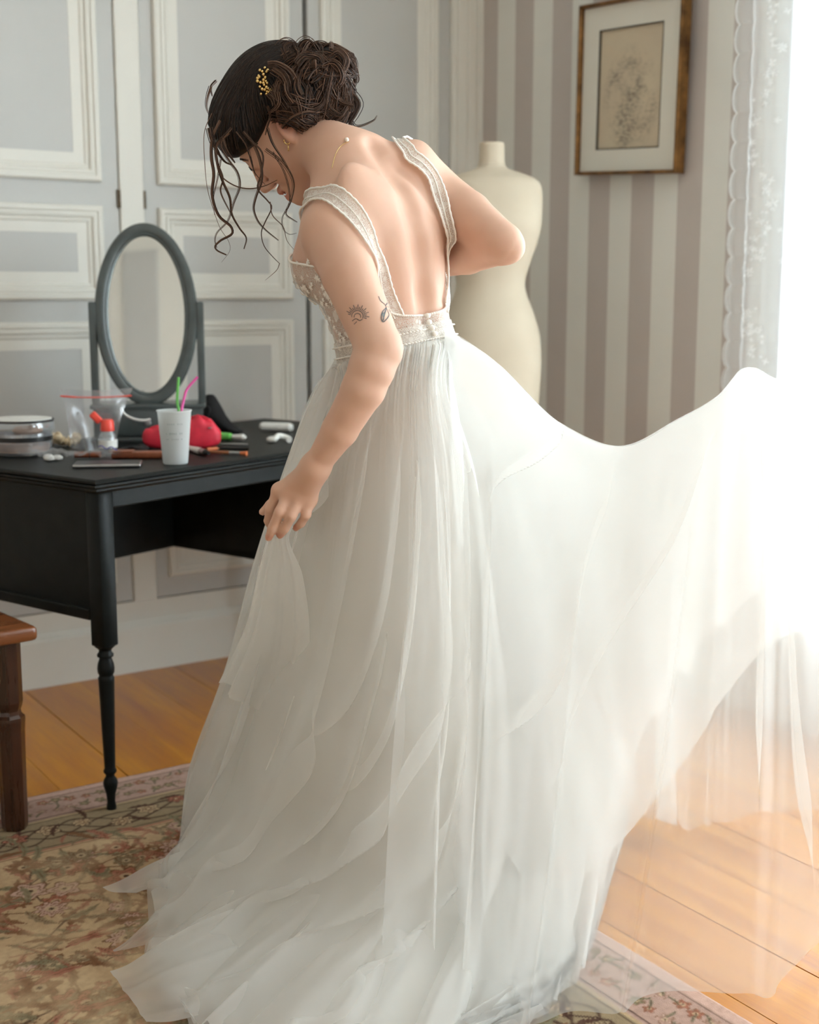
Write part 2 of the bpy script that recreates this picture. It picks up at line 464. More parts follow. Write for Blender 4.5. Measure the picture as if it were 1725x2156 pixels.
blend((e_ < 0.30) * 1.0, OLIVE * 1.12)
blend((e_ < 0.145) * 1.0, PINK * 0.80)
blend((e_ < 0.026) * 1.0, PINK)
for e0, w, c in ((0.028, 0.003, DARKB), (0.138, 0.004, DARKB), (0.150, 0.006, BEIGE), (0.158, 0.003, DARKB), (0.292, 0.004, DARKB), (0.302, 0.007, ROSE), (0.312, 0.003, BROWN)):
    blend(soft(np.abs(e_ - e0) - w / 2) * 0.85, c)
def local(cx, cy, R):
    i0, i1 = np.searchsorted(xs, [cx - R, cx + R]); j0, j1 = np.searchsorted(ys_, [cy - R, cy + R])
    return slice(max(i0, 0), i1), slice(max(j0, 0), j1)
def stamp(sl, mask, col):
    m = np.clip(mask, 0, 1)[..., None]; C[sl] = C[sl] * (1 - m) + col * m
def flower(cx, cy, R, ang, petals, cols):
    sl = local(cx, cy, R * 1.3)
    X = GX[sl] - cx; Y = GY[sl] - cy
    if X.size == 0: return
    r = np.hypot(X, Y); th = np.arctan2(Y, X) + ang
    edge = R * (0.82 + 0.18 * np.cos(petals * th))
    stamp(sl, soft(r - edge) * 0.9, cols[0]); stamp(sl, soft(r - edge * 0.86), cols[1])
    stamp(sl, soft(np.abs(r - edge * 0.58) - R * 0.05) * 0.8, cols[0])
    stamp(sl, soft(r - R * 0.30) * 0.8, cols[2] * 0.82); stamp(sl, soft(r - R * 0.12), cols[3])
    stamp(sl, soft(np.abs(np.sin(petals * th / 2)) * r - 0.0015) * (r < edge * .86) * (r > R * .3) * 0.55, cols[0])
def leaf(cx, cy, L, ang, col, vein):
    sl = local(cx, cy, L)
    X = GX[sl] - cx; Y = GY[sl] - cy
    if X.size == 0: return
    u = (X * math.cos(ang) + Y * math.sin(ang)) / L; v = (-X * math.sin(ang) + Y * math.cos(ang)) / L
    v = v - 0.35 * (u - 0.5) ** 2
    w = 0.2 * np.sqrt(np.clip(u * (1 - u), 0, None)) * (1 + 0.25 * np.sin(u * 26))
    stamp(sl, soft((np.abs(v) - w) * L) * (u > 0) * (u < 1) * 0.9, col)
    stamp(sl, soft((np.abs(v) - 0.012) * L, 0.002) * (u > -0.1) * (u < 1.05) * 0.8, vein)
r2 = np.random.default_rng(21)
def vine(x, y, ang, L, col):
    P = []
    k = r2.uniform(-7, 7)
    for s in np.arange(0, L, 0.004):
        P.append((x, y)); x += 0.004 * math.cos(ang); y += 0.004 * math.sin(ang); ang += k * 0.004
    for (px_, py_) in P:
        sl = local(px_, py_, 0.006); d = np.hypot(GX[sl] - px_, GY[sl] - py_)
        if d.size: stamp(sl, soft(d - 0.0022), col)
    return P
# outer border: small motifs; main border: dark meander with rosettes
for s in np.arange(-0.9, 2.8, 0.034):
    for (x, y) in ((RUG_X1 - 0.055, s), (s, RUG_Y1 - 0.055), (RUG_X1 - 0.105, s + 0.017), (s + 0.017, RUG_Y1 - 0.105)):
        if x > RUG_X1 - 0.04 or y > RUG_Y1 - 0.04: continue
        flower(x + r2.normal() * .003, y + r2.normal() * .003, r2.uniform(0.012, 0.017), r2.random() * 6, 5, (BROWN, [ROSE, TEAL, PINK * .9][r2.integers(3)], SAND, DARKB))
        leaf(x, y, 0.03, r2.random() * 6.28, TEAL * 0.8, DARKB)
mask_b = (e_ > 0.166) & (e_ < 0.286)
for amp, ph, w in ((0.035, 0.0, 0.0030), (0.028, 1.9, 0.0022), (0.045, 3.6, 0.0022), (0.040, 5.0, 0.0025)):
    mid = 0.226 + amp * np.sin(l_ / 0.045 + ph + 0.8 * np.sin(l_ / 0.11))
    blend(soft((np.abs(e_ - mid) / 1.5 - w)) * mask_b * 0.85, DARKB)
for s in np.arange(-0.85, 2.7, 0.075):
    for (x, y) in ((RUG_X1 - 0.226 + r2.normal() * .02, s), (s, RUG_Y1 - 0.226 + r2.normal() * .02)):
        if RUG_X1 - x < 0.18 or RUG_Y1 - y < 0.18: continue
        flower(x, y, r2.uniform(0.022, 0.034), r2.random() * 6, r2.integers(5, 9), (DARKB, [OLIVE * 1.2, BEIGE, ROSE][r2.integers(3)], BROWN, SAND))
        leaf(x + 0.02, y + 0.02, 0.06, r2.random() * 6.28, DARKB * 1.3, DARKB)
# the field: sprays of rosettes, curling stems and serrated leaves
for k in range(330):
    x = r2.uniform(0.15, RUG_X1 - 0.34); y = r2.uniform(1.0, RUG_Y1 - 0.34); a = r2.random() * 6.28
    P = vine(x, y, a, r2.uniform(0.08, 0.2), [BROWN, DARKB * 1.4, ROSE * .8][r2.integers(3)])
    for q in range(0, len(P), 9):
        leaf(P[q][0], P[q][1], r2.uniform(0.04, 0.10), a + r2.uniform(-1.6, 1.6), [BROWN * 1.25, ROSE * 0.95, OLIVE, TEAL][r2.integers(4)], BROWN * .8)
    if k % 2 == 0:
        for q in range(r2.integers(1, 4)):
            flower(x + r2.normal() * 0.035, y + r2.normal() * 0.035, r2.uniform(0.016, 0.044), r2.random() * 6, r2.integers(5, 10),
                   (BROWN, [ROSE * 1.05, OLIVE, BROWN * 1.35, PINK][r2.integers(4)], SAND, DARKB))
wear = value_noise(GX, GY, 0.11, 1) * 0.6 + value_noise(GX, GY, 0.03, 2) * 0.4
base_mix = np.clip((wear - 0.42) * 1.5, 0, 0.55) * (e_ > 0.32)
C = C * (1 - base_mix[..., None]) + (SAND * 0.98) * base_mix[..., None]
C *= (0.9 + 0.2 * value_noise(GX, GY, 0.006, 3))[..., None]
GZ = 0.0095 + 0.0012 * value_noise(GX, GY, 0.05, 5) + 0.0005 * value_noise(GX, GY, 0.007, 6)
nx, ny = GX.shape
Vt = np.stack([GX, GY, GZ], -1).reshape(-1, 3)
Ft = grid_faces(nx, ny)
bi = np.concatenate([np.arange(nx) * ny, (nx - 1) * ny + np.arange(1, ny), (np.arange(nx - 2, -1, -1)) * ny + ny - 1, np.arange(ny - 2, 0, -1)])
Vb = Vt[bi].copy(); Vb[:, 2] = 0.0005
nb = len(bi); base_i = len(Vt)
Fs = np.stack([bi, base_i + np.arange(nb), base_i + (np.arange(nb) + 1) % nb, np.roll(bi, -1)], -1)
m = NT('woven_floral_rug')
at = m.n('ShaderNodeAttribute', attribute_name='print')
pile = m.noise(m.coord('Object'), 420, 2)
p = m.pbr(at.outputs['Color'], 0.95); m.s(p, 'Normal', m.bump(pile, 0.5, 0.002)); p.inputs['Specular IOR Level'].default_value = 0.1
M_RUG = m.done(p)
rug = link_mesh('rug', np.concatenate([Vt, Vb]), np.concatenate([Ft, Fs]), M_RUG, label='worn beige floral rug with a dark patterned border, under the desk and dress', cat='rug')
ca_ = rug.data.color_attributes.new('print', 'FLOAT_COLOR', 'POINT')
colr = np.ones((len(Vt) + nb, 4), np.float32); colr[:len(Vt), :3] = C.reshape(-1, 3); colr[len(Vt):, :3] = PINK * 0.7
ca_.data.foreach_set('color', colr.ravel())

# ------------------------------------------------------------------ curtains at the window
def sheer_mat(name, see, col, lace=False):
    m = NT(name)
    tr = m.n('ShaderNodeBsdfTransparent')
    df = m.n('ShaderNodeBsdfDiffuse'); df.inputs[0].default_value = col
    tl = m.n('ShaderNodeBsdfTranslucent'); tl.inputs[0].default_value = col
    mx = m.n('ShaderNodeMixShader'); mx.inputs[0].default_value = 0.5; m.s(mx, 1, df); m.s(mx, 2, tl)
    out = m.n('ShaderNodeMixShader'); m.s(out, 1, mx); m.s(out, 2, tr)
    if lace:
        at = m.n('ShaderNodeAttribute', attribute_name='lace')
        n = m.noise(m.coord('Object'), 170, 2)
        dens = m.math('MULTIPLY', at.outputs['Fac'], m.math('MULTIPLY_ADD', n, 0.9, 0.55))
        m.s(out, 0, m.math('MAXIMUM', m.math('SUBTRACT', see, m.math('MULTIPLY', dens, see)), 0.02))
    else:
        out.inputs[0].default_value = see
    return m.done(out.outputs[0])
M_LACE_C = sheer_mat('lace_curtain_net', 0.50, (0.96, 0.97, 0.97, 1), lace=True)
M_SHEER_C = sheer_mat('sheer_curtain_net', 0.38, (0.95, 0.95, 0.93, 1))
CX_ = 2.635
edge_top = on_x(1553, 0, CX_); Y_EDGE = edge_top[1]
lc = root('lace_curtain', (CX_, Y_EDGE - 0.35, 0.03), 0, 'lace net curtain with scalloped edge hanging beside the picture', 'curtain')
yv = np.concatenate([[0.0], np.linspace(0.0025, 0.62, 250)]); zv = np.linspace(0.03, 2.60, 900)
Yg, Zg = np.meshgrid(yv, zv, indexing='ij')
SC = 0.0735
edge = 0.020 * np.sqrt(np.clip(1 - ((Zg / SC) % 1 * 2 - 1) ** 2, 0, 1)) - 0.009
fall = np.exp(-Yg / 0.05)
yy = Y_EDGE - Yg + edge * fall
xx = CX_ + 0.018 * np.sin(Yg * 46 + 0.4) * np.clip(Yg / 0.08, 0.25, 1) + 0.006 * np.sin(Yg * 110 + Zg * 1.3)
lace = np.clip(1.1 - Yg / 0.011, 0, 1) * 0.85
tz = (Zg / 0.42) % 1; ty = Yg
r3 = np.random.default_rng(5)
for k in range(520):                                     # woven sprigs and a meandering flower garland
    if k < 330: cz = r3.random() * 2.57 + 0.03; cy = 0.105 + 0.03 * math.sin(cz * 15) + r3.normal() * 0.014
    else: cz = r3.random() * 2.57 + 0.03; cy = r3.uniform(0.02, 0.6)
    R = r3.uniform(0.004, 0.011); pz = int(cz * 0 + r3.integers(4, 7)); a = r3.random() * 6
    i0, i1 = np.searchsorted(yv, [cy - R * 1.5, cy + R * 1.5]); j0, j1 = np.searchsorted(zv, [cz - R * 1.5, cz + R * 1.5])
    dy = Yg[i0:i1, j0:j1] - cy; dz = Zg[i0:i1, j0:j1] - cz
    rr = np.hypot(dy, dz); th = np.arctan2(dz, dy) + a
    mk = np.clip((R * (0.7 + 0.35 * np.cos(pz * th)) - rr) / 0.002, 0, 1) * (0.55 if k < 330 else 0.25)
    lace[i0:i1, j0:j1] = np.maximum(lace[i0:i1, j0:j1], mk)
lace = np.maximum(lace, 0.5 * (np.abs(Yg - 0.175) < 0.004)); lace = np.maximum(lace, 0.35 * (np.abs(Yg - 0.187) < 0.003))
cur = link_mesh('net_panel', np.stack([xx, yy, Zg], -1).reshape(-1, 3), grid_faces(*Yg.shape), M_LACE_C, lc, smooth=True)
at = cur.data.attributes.new('lace', 'FLOAT', 'POINT'); at.data.foreach_set('value', lace.astype(np.float32).ravel())
# the second, plain sheer hanging across the opening
sc_root = root('sheer_curtain', (2.70, 1.65, 0.03), 0, 'plain white sheer curtain across the bright window behind the lace', 'curtain')
yv = np.linspace(0, 1.42, 260); zv = np.linspace(0.03, 2.60, 6)
Yg, Zg = np.meshgrid(yv, zv, indexing='ij')
xx = 2.690 + 0.012 * np.sin(Yg * 62) + 0.006 * np.sin(Yg * 131 + 1)
link_mesh('net_panel', np.stack([xx, 2.26 - Yg, Zg], -1).reshape(-1, 3), grid_faces(*Yg.shape), M_SHEER_C, sc_root, smooth=True)
rod = root('curtain_rod', (2.66, 1.6, 2.58), 0, 'slim white curtain rod above the window', 'curtain rod')
link_mesh('pole', *tube([(2.66, 0.7, 2.61), (2.66, 2.62, 2.61)], 0.011, 12), M_WHITEWOOD, rod, smooth=True)
for y in (0.72, 2.58): link_mesh('bracket', *rbox(2.65, 2.73, y - 0.01, y + 0.01, 2.595, 2.615, 0.003), M_WHITEWOOD, rod)

# ------------------------------------------------------------------ framed drawing on the striped wall
pc = np.array([2.715, 2.914, 1.745])
fr_ = root('framed_picture', tuple(pc), 0, 'slightly crooked gilt framed sketch with wide cream mount on striped wall', 'picture')
def pic_space(VF):          # local: x to the right along the wall, y depth, z up; rolled 3 degrees, leaning out a little at the top
    V, Fc = VF; V = np.asarray(V, float)
    roll, lean = math.radians(3.4), math.radians(2.2)
    x = V[:, 0] * math.cos(roll) + V[:, 2] * math.sin(roll); z = -V[:, 0] * math.sin(roll) + V[:, 2] * math.cos(roll); y = V[:, 1] - 0.010 - (z + 0.25) * math.sin(lean)
    return np.stack([pc[0] + y, pc[1] - x, pc[2] + z], -1), Fc
M_FRAME = NT('dark_gilt_frame')
_n = M_FRAME.noise(M_FRAME.coord('Object'), 25, 4)
M_FRAME = M_FRAME.done(M_FRAME.pbr(M_FRAME.ramp(_n, [(0.3, srgb(84, 58, 34)), (0.7, srgb(150, 108, 62))]), 0.32, Metallic=0.75))
W2, H2 = 0.218, 0.246
link_mesh('frame', *pic_space(ring_frame(-W2, W2, -H2, H2, [(0, -0.012), (0.0, 0.020), (0.003, 0.024), (0.008, 0.024), (0.011, 0.018), (0.012, -0.004)])), M_FRAME, fr_)
link_mesh('backing_board', *pic_space(box(-W2 + .002, W2 - .002, 0.004, 0.010, -H2 + .002, H2 - .002)), M_FRAME, fr_)
M_MAT = paint_mat('cream_mount_board', srgb(222, 218, 206), 0.8)
mx0, mx1, mz0, mz1 = -0.136, 0.132, -0.172, 0.168
link_mesh('mount', *pic_space(join(ring_frame(-W2 + .006, W2 - .006, -H2 + .006, H2 - .006, [(0, 0.004), (0.001, 0.008)]),
    box(-W2 + .006, mx0, -0.008, 0.0, -H2 + .006, H2 - .006), box(mx1, W2 - .006, -0.008, 0.0, -H2 + .006, H2 - .006),
    box(mx0, mx1, -0.008, 0.0, -H2 + .006, mz0), box(mx0, mx1, -0.008, 0.0, mz1, H2 - .006))), M_MAT, fr_)
M_INK = simple('ink_line', srgb(74, 68, 60), 0.8)
link_mesh('ink_border', *pic_space(ring_frame(mx0 - 0.001, mx1 + 0.001, mz0 - 0.001, mz1 + 0.001, [(0, 0.0082), (0.0032, 0.0086), (0.0036, 0.0)])), M_INK, fr_)
m = NT('sketched_print')
v = m.coord('Object'); sep = m.n('ShaderNodeSeparateXYZ'); m.s(sep, 0, v)
n1 = m.noise(v, 14, 5, 0.7); st = m.noise(m.coord('Object', (1, 1, 3)), 60, 3, 0.6)
cx2 = m.math('MULTIPLY', sep.outputs[1], 8.0); cz2 = m.math('MULTIPLY', m.math('ADD', sep.outputs[2], 0.035), 6.2)
rad = m.math('SQRT', m.math('ADD', m.math('MULTIPLY', cx2, cx2), m.math('MULTIPLY', cz2, cz2)))
inside = m.ramp(rad, [(0.75, (1, 1, 1, 1)), (1.0, (0, 0, 0, 1))])
ink = m.math('MULTIPLY', m.math('MULTIPLY', m.ramp(n1, [(0.40, (0, 0, 0, 1)), (0.60, (1, 1, 1, 1))]), m.ramp(st, [(0.40, (0.2, 0.2, 0.2, 1)), (0.6, (1, 1, 1, 1))])), inside)
bgc = m.ramp(m.noise(v, 5, 3), [(0.3, srgb(200, 184, 160)), (0.7, srgb(206, 192, 166))])
M_PRINT = m.done(m.pbr(m.mix(m.math('MULTIPLY', ink, 0.85), bgc, srgb(120, 110, 100)), 0.8))
link_mesh('drawing', *pic_space(box(mx0, mx1, -0.002, 0.003, mz0, mz1)), M_PRINT, fr_)

# ------------------------------------------------------------------ dressmaker's form in the corner
M_LINEN = NT('ivory_linen')
_w = M_LINEN.noise(M_LINEN.coord('Object'), 300, 2); _n = M_LINEN.noise(M_LINEN.coord('Object'), 6, 3)
_p = M_LINEN.pbr(M_LINEN.ramp(_n, [(0.3, srgb(198, 184, 162)), (0.7, srgb(206, 193, 172))]), 0.85); M_LINEN.s(_p, 'Normal', M_LINEN.bump(_w, 0.2, 0.001))
M_LINEN = M_LINEN.done(_p)
DD = 3.62
base = rdz(1032, 700, DD)
df_root = root('dress_form', tuple(rdz_to_world([base[0], base[1], 0])), 0, 'ivory linen dressmaker dress form standing in the corner behind the bride', 'dress form')
def zz(py): return rdz(1032, py, DD)[2]
def hw(px): return px / F_PX * DD / 1.02
secs = [(300, 20, 20, 0), (303, 25.5, 25, 0), (318, 26, 25, 0), (345, 27.5, 27, 0), (356, 36, 32, 0), (366, 66, 42, 0), (378, 92, 54, -2), (395, 104, 62, -4), (430, 106, 72, -8), (475, 104, 82, -12), (510, 97, 76, -8), (550, 84, 66, -3), (592, 73, 58, 0), (620, 77, 62, 2), (660, 93, 74, 4), (705, 106, 84, 6), (760, 110, 86, 6), (810, 108, 84, 4), (860, 104, 80, 2), (872, 96, 74, 0)]
S_ = np.array(secs, float); uu = np.linspace(0, len(secs) - 1, 110)
Sx = hermite(np.arange(len(secs)), S_, uu)
nA = 64; th = np.linspace(0, 2 * math.pi, nA, endpoint=False)
Vd = []
for py, a, b, off in Sx:
    ex = 2.3
    cs, sn = np.cos(th), np.sin(th)
    Vd.append(np.stack([base[0] + hw(a) * np.sign(cs) * np.abs(cs) ** (2 / ex), base[1] + hw(off) + hw(b) * np.sign(sn) * np.abs(sn) ** (2 / ex), np.full(nA, zz(py))], -1))
Vd = np.array(Vd)
Fd = [tuple(f) for f in grid_faces(len(Sx), nA)]
Fd += [(j * nA + nA - 1, (j + 1) * nA + nA - 1, (j + 1) * nA, j * nA) for j in range(len(Sx) - 1)]
nn = int(np.argmin(np.abs(Sx[:, 0] - 347)))
split = lambda lo, hi: (Vd[lo:hi + 1].reshape(-1, 3), None)
def dform(name, lo, hi):
    V = Vd[lo:hi + 1].reshape(-1, 3); k = hi - lo + 1
    Fq = [(j * nA + i, j * nA + (i + 1) % nA, (j + 1) * nA + (i + 1) % nA, (j + 1) * nA + i) for j in range(k - 1) for i in range(nA)]
    Fq += [tuple(range(nA)), tuple(range((k - 1) * nA, k * nA))[::-1]]
    link_mesh(name, rdz_to_world(V), Fq, M_LINEN, df_root, smooth=True)
dform('neck_block', 0, nn); dform('torso', nn, len(Sx) - 1)
M_STAND = simple('dark_stand_wood', srgb(70, 48, 34), 0.4)
zb = zz(872)
link_mesh('pole', *move(tube([(0, 0, 0.12), (0, 0, zb + 0.02)], 0.016, 14), tuple(rdz_to_world([base[0], base[1], 0]))), M_STAND, df_root, smooth=True)
for k in range(3):
    a = 2 * math.pi * k / 3 + 0.4
    link_mesh('leg', *move(tube([(0, 0, 0.2), (0.08 * math.cos(a), 0.08 * math.sin(a), 0.16), (0.2 * math.cos(a), 0.2 * math.sin(a), 0.05), (0.23 * math.cos(a), 0.23 * math.sin(a), 0.014)], [0.016, 0.016, 0.014, 0.012], 10), tuple(rdz_to_world([base[0], base[1], 0]))), M_STAND, df_root, smooth=True)

# ------------------------------------------------------------------ black writing desk
M_BLACK = NT('black_lacquered_wood')
_n = M_BLACK.noise(M_BLACK.coord('Object', (3, 3, 3)), 6, 5, 0.6)
_p = M_BLACK.pbr(M_BLACK.ramp(_n, [(0.3, (0.004, 0.005, 0.0045, 1)), (0.75, (0.009, 0.011, 0.010, 1))]), 0.45, Specular_IOR_Level=0.18); M_BLACK.s(_p, 'Normal', M_BLACK.bump(_n, 0.06, 0.002))
M_BLACK = M_BLACK.done(_p)
RZ_D = math.radians(20.1)
foot = on_z(235, 1702, 0.011)
Ld = np.array([math.cos(RZ_D), math.sin(RZ_D), 0]); Sd = np.array([-math.sin(RZ_D), math.cos(RZ_D), 0])
dorg = foot - 0.023 * Ld - 0.023 * Sd; dorg[2] = 0
desk = root('desk', tuple(dorg), RZ_D, 'black lacquered desk with turned legs, strewn with make-up', 'desk')
TOPZ = 0.766
DL, DW = 1.17, 0.60
def dpart(name, VF, mat=None, smooth=False, parent=None):
    o = link_mesh(name, VF[0], VF[1], mat or M_BLACK, parent or desk, smooth=smooth, local=True)
    if smooth: auto_smooth(o, 45)
    return o
# table top with a stepped ogee edge
def top_slab(prof):
    V, Fc = [], []
    for ov, z in prof:
        V += [(-ov, -ov, z), (DL + ov, -ov, z), (DL + ov, DW + ov, z), (-ov, DW + ov, z)]
    for j in range(len(prof) - 1):
        for i in range(4): Fc.append((j * 4 + i, j * 4 + (i + 1) % 4, j * 4 + 4 + (i + 1) % 4, j * 4 + 4 + i))
    Fc.append((3, 2, 1, 0)); k = 4 * (len(prof) - 1); Fc.append((k, k + 1, k + 2, k + 3))
    return np.array(V), Fc
dpart('desk_top', top_slab([(0.004, 0.732), (0.008, 0.733), (0.012, 0.738), (0.012, 0.742), (0.022, 0.745), (0.028, 0.749), (0.028, 0.753), (0.025, 0.755), (0.030, 0.757), (0.031, 0.762), (0.028, 0.7655), (0.024, TOPZ)]))
LEG = [(0.0115, 0.0), (0.0115, 0.006), (0.0095, 0.018), (0.011, 0.036), (0.0165, 0.056), (0.0172, 0.063), (0.0155, 0.071), (0.0105, 0.079), (0.0105, 0.083), (0.0152, 0.089), (0.0155, 0.093), (0.0125, 0.099), (0.0130, 0.108), (0.0185, 0.308), (0.0190, 0.314), (0.0165, 0.318), (0.0165, 0.321), (0.0192, 0.326), (0.0200, 0.336), (0.0185, 0.347), (0.0145, 0.358), (0.0140, 0.361), (0.0188, 0.364), (0.0192, 0.369), (0.0150, 0.374), (0.0145, 0.379), (0.019, 0.384), (0.024, 0.388), (0.024, 0.391)]
leg_spots = [(0.023, 0.023, 0.011), (DL - 0.023, 0.023, 0.0), (0.023, DW - 0.023, 0.0), (DL - 0.023, DW - 0.023, 0.0)]
for lx, ly, z0 in leg_spots:
    V, Fc = lathe([(r_ * 0.95, z_) for r_, z_ in LEG], 20); V[:, 2] = z0 + V[:, 2] * (0.391 - z0) / 0.391
    V = V + np.array([lx, ly, 0])
    dpart('leg', join((V, Fc), rbox(lx - 0.0215, lx + 0.0215, ly - 0.0215, ly + 0.0215, 0.389, 0.735, 0.003, 1)), smooth=True)
dpart('side_panel', box(0.008, 0.03, 0.044, DW - 0.04, 0.47, 0.735))
dpart('side_rail', rbox(0.002, 0.034, 0.045, DW - 0.05, 0.445, 0.472, 0.005))
dpart('back_panel', box(0.05, DL - 0.05, 0.50, 0.518, 0.452, 0.735))
dpart('apron', rbox(0.044, DL - 0.044, 0.006, 0.028, 0.694, 0.735, 0.003))
dr = dpart('drawer_case', join(box(0.68, 0.70, 0.03, 0.52, 0.452, 0.735), box(DL - 0.03, DL - 0.008, 0.05, DW - 0.04, 0.452, 0.735), box(0.68, DL - 0.03, 0.03, 0.52, 0.452, 0.468)))
for k in range(2):
    z0 = 0.475 + k * 0.11
    f = dpart('drawer_front', rbox(0.71, DL - 0.064, 0.010, 0.030, z0, z0 + 0.10, 0.004))
    dpart('knob', move(lathe([(0.006, 0), (0.006, 0.010), (0.013, 0.016), (0.013, 0.022), (0.006, 0.027)], 14), (0.90, 0.010, z0 + 0.05), rx=math.pi / 2), smooth=True, parent=f)

# ------------------------------------------------------------------ small wooden stool, cut by the frame
M_STOOL = wood_mat('brown_stained_wood', srgb(36, 20, 13), srgb(76, 42, 24), 0.28, 2, 1.2, 0.3)
M_SEAT = wood_mat('worn_chestnut_seat', srgb(98, 54, 28), srgb(150, 88, 48), 0.28, 0, 1.2, 0.4)
sf = on_z(32, 1742, 0.011); RZ_S = math.radians(8)
so = np.array([sf[0], sf[1], 0])
stool = root('stool', tuple(so), RZ_S, 'brown wooden stool at the left edge, in front of the desk', 'stool')
SZ = 0.462
seat = np.array
def spart(name, VF, mat, smooth=True):
    o = link_mesh(name, VF[0], VF[1], mat, stool, local=True); return auto_smooth(o, 40)
spart('seat', rbox(-0.36, 0.052, -0.052, 0.36, SZ - 0.032, SZ, 0.013, 3), M_SEAT)
SL = [(0.021, 0.011), (0.0225, 0.02), (0.0245, 0.23), (0.0262, 0.255), (0.0258, 0.262), (0.021, 0.268), (0.0195, 0.276), (0.022, 0.284), (0.024, 0.295), (0.0245, 0.43)]
for lx, ly in ((0, 0), (-0.31, 0), (0, 0.31), (-0.31, 0.31)):
    V, Fc = lathe([(r * 1.24, z) for r, z in SL], 8); V = V @ np.array(Matrix.Rotation(math.radians(22.5), 3, 'Z')).T + np.array([lx, ly, 0])
    link_mesh('leg', V, Fc, M_STOOL, stool, local=True)
for a in ((-0.29, -0.02, -0.011, 0.011), (-0.29, -0.02, 0.299, 0.321), (-0.011, 0.011, 0.02, 0.29), (-0.321, -0.299, 0.02, 0.29)):
    spart('apron', rbox(a[0], a[1], a[2], a[3], 0.375, 0.431, 0.003), M_STOOL)

# ------------------------------------------------------------------ things on the desk
TZ = TOPZ + 0.0006
def tab(px, py): return on_z(px, py, TZ)
def P2M(p): return np.linalg.norm(p - np.array([0, 0, CAM_H])) / F_PX          # metres per pixel at p
CAM_RZ = AZ - math.pi / 2                       # rotation that lines local x up with the picture's right
def clear_mat(name, col, see=0.7, rough=0.06, gloss=0.15):
    m = NT(name)
    n = m.noise(m.coord('Object'), 30, 3)
    tr = m.n('ShaderNodeBsdfTransparent'); tr.inputs[0].default_value = col
    g = m.n('ShaderNodeBsdfGlossy'); g.inputs['Roughness'].default_value = rough; m.s(g, 'Normal', m.bump(n, 0.3, 0.004))
    d = m.n('ShaderNodeBsdfDiffuse'); d.inputs[0].default_value = tuple(min(1, c * 0.9) for c in col[:3]) + (1,)
    tl = m.n('ShaderNodeBsdfTranslucent'); tl.inputs[0].default_value = d.inputs[0].default_value
    b = m.n('ShaderNodeMixShader'); b.inputs[0].default_value = 0.5; m.s(b, 1, d); m.s(b, 2, tl)
    a = m.n('ShaderNodeMixShader'); a.inputs[0].default_value = gloss / max(1 - see, 0.01) if see < 1 else 1; m.s(a, 1, b); m.s(a, 2, g)
    o = m.n('ShaderNodeMixShader'); o.inputs[0].default_value = see; m.s(o, 1, a); m.s(o, 2, tr)
    return m.done(o.outputs[0])
M_FILM = clear_mat('clear_plastic_film', (0.97, 0.98, 1.0, 1), 0.80, 0.12, 0.10)
M_CLEAR = clear_mat('clear_hard_plastic', (0.93, 0.95, 0.97, 1), 0.66, 0.05, 0.16)
M_CORAL = simple('coral_red_plastic', srgb(236, 78, 62), 0.35)
M_RED = simple('raspberry_fabric', srgb(214, 40, 62), 0.55, 0.15, 40, 0.3)
M_BROWNL = simple('brown_leather', srgb(128, 66, 36), 0.42, 0.2, 60, 0.2)
M_WHITEP = simple('white_plastic', srgb(232, 230, 224), 0.35)
M_GREENP = simple('lime_plastic', srgb(110, 196, 92), 0.35)
M_PINKP = simple('pink_plastic', srgb(232, 96, 170), 0.35)
M_BLKP = simple('black_plastic', srgb(22, 22, 22), 0.3)
M_BLKF = simple('black_fabric', srgb(20, 19, 20), 0.85, 0.2, 80, 0.4)
M_STEEL = simple('brushed_steel', srgb(170, 170, 170), 0.3, 0.1, 60, Metallic=0.9)
M_CREAMF = simple('cream_satin', srgb(222, 200, 164), 0.4, 0.12, 50, 0.2)
M_PEACH = simple('peach_powder', srgb(222, 176, 146), 0.8, 0.12, 60, 0.2)
M_ORANGE = simple('copper_orange', srgb(206, 112, 66), 0.4)
M_WOODP = simple('brush_wood', srgb(150, 92, 58), 0.4)

# --- oval swing mirror on a drawer base
mb = tab(314, 930); s = P2M(mb)
RZ_M = CAM_RZ + math.radians(8)
mir = root('vanity_mirror', (mb[0], mb[1], TZ), RZ_M, 'oval vanity mirror in a dark grey swing frame on the desk', 'mirror')
M_SLATE = NT('dark_slate_lacquer')
_n = M_SLATE.noise(M_SLATE.coord('Object'), 14, 4)
M_SLATE = M_SLATE.done(M_SLATE.pbr(M_SLATE.ramp(_n, [(0.3, (0.055, 0.066, 0.064, 1)), (0.7, (0.080, 0.094, 0.092, 1))]), 0.27))
def mpart(name, VF, mat=None, parent=None, smooth=True):
    o = link_mesh(name, VF[0], VF[1], mat or M_SLATE, parent or mir, local=True)
    return auto_smooth(o, 40) if smooth else o
bw = 0.150
mpart('base', join(rbox(-bw, bw, 0.0, 0.15, 0.0, 0.012, 0.004), rbox(-bw + 0.008, bw - 0.008, 0.006, 0.142, 0.012, 0.088, 0.003), rbox(-bw, bw, 0.0, 0.15, 0.086, 0.098, 0.004)))
df = mpart('drawer', rbox(-bw + 0.02, bw - 0.02, -0.002, 0.02, 0.018, 0.080, 0.003))
mpart('knob', move(lathe([(0.004, 0), (0.004, 0.008), (0.009, 0.013), (0.005, 0.019)], 12), (0, -0.002, 0.05), rx=math.pi / 2), M_STEEL, df)
POST = 0.140
for sx in (-1, 1):
    mpart('post', rbox(sx * POST - 0.010, sx * POST + 0.010, 0.058, 0.092, 0.096, 0.365, 0.006))
    mpart('pivot', move(lathe([(0.007, 0), (0.007, 0.03)], 12), (sx * POST - (0.0 if sx > 0 else -0.0), 0.075, 0.300), ry=-sx * math.pi / 2))
zc, A, B = 0.330, 0.134, 0.240
tilt = math.radians(-5)
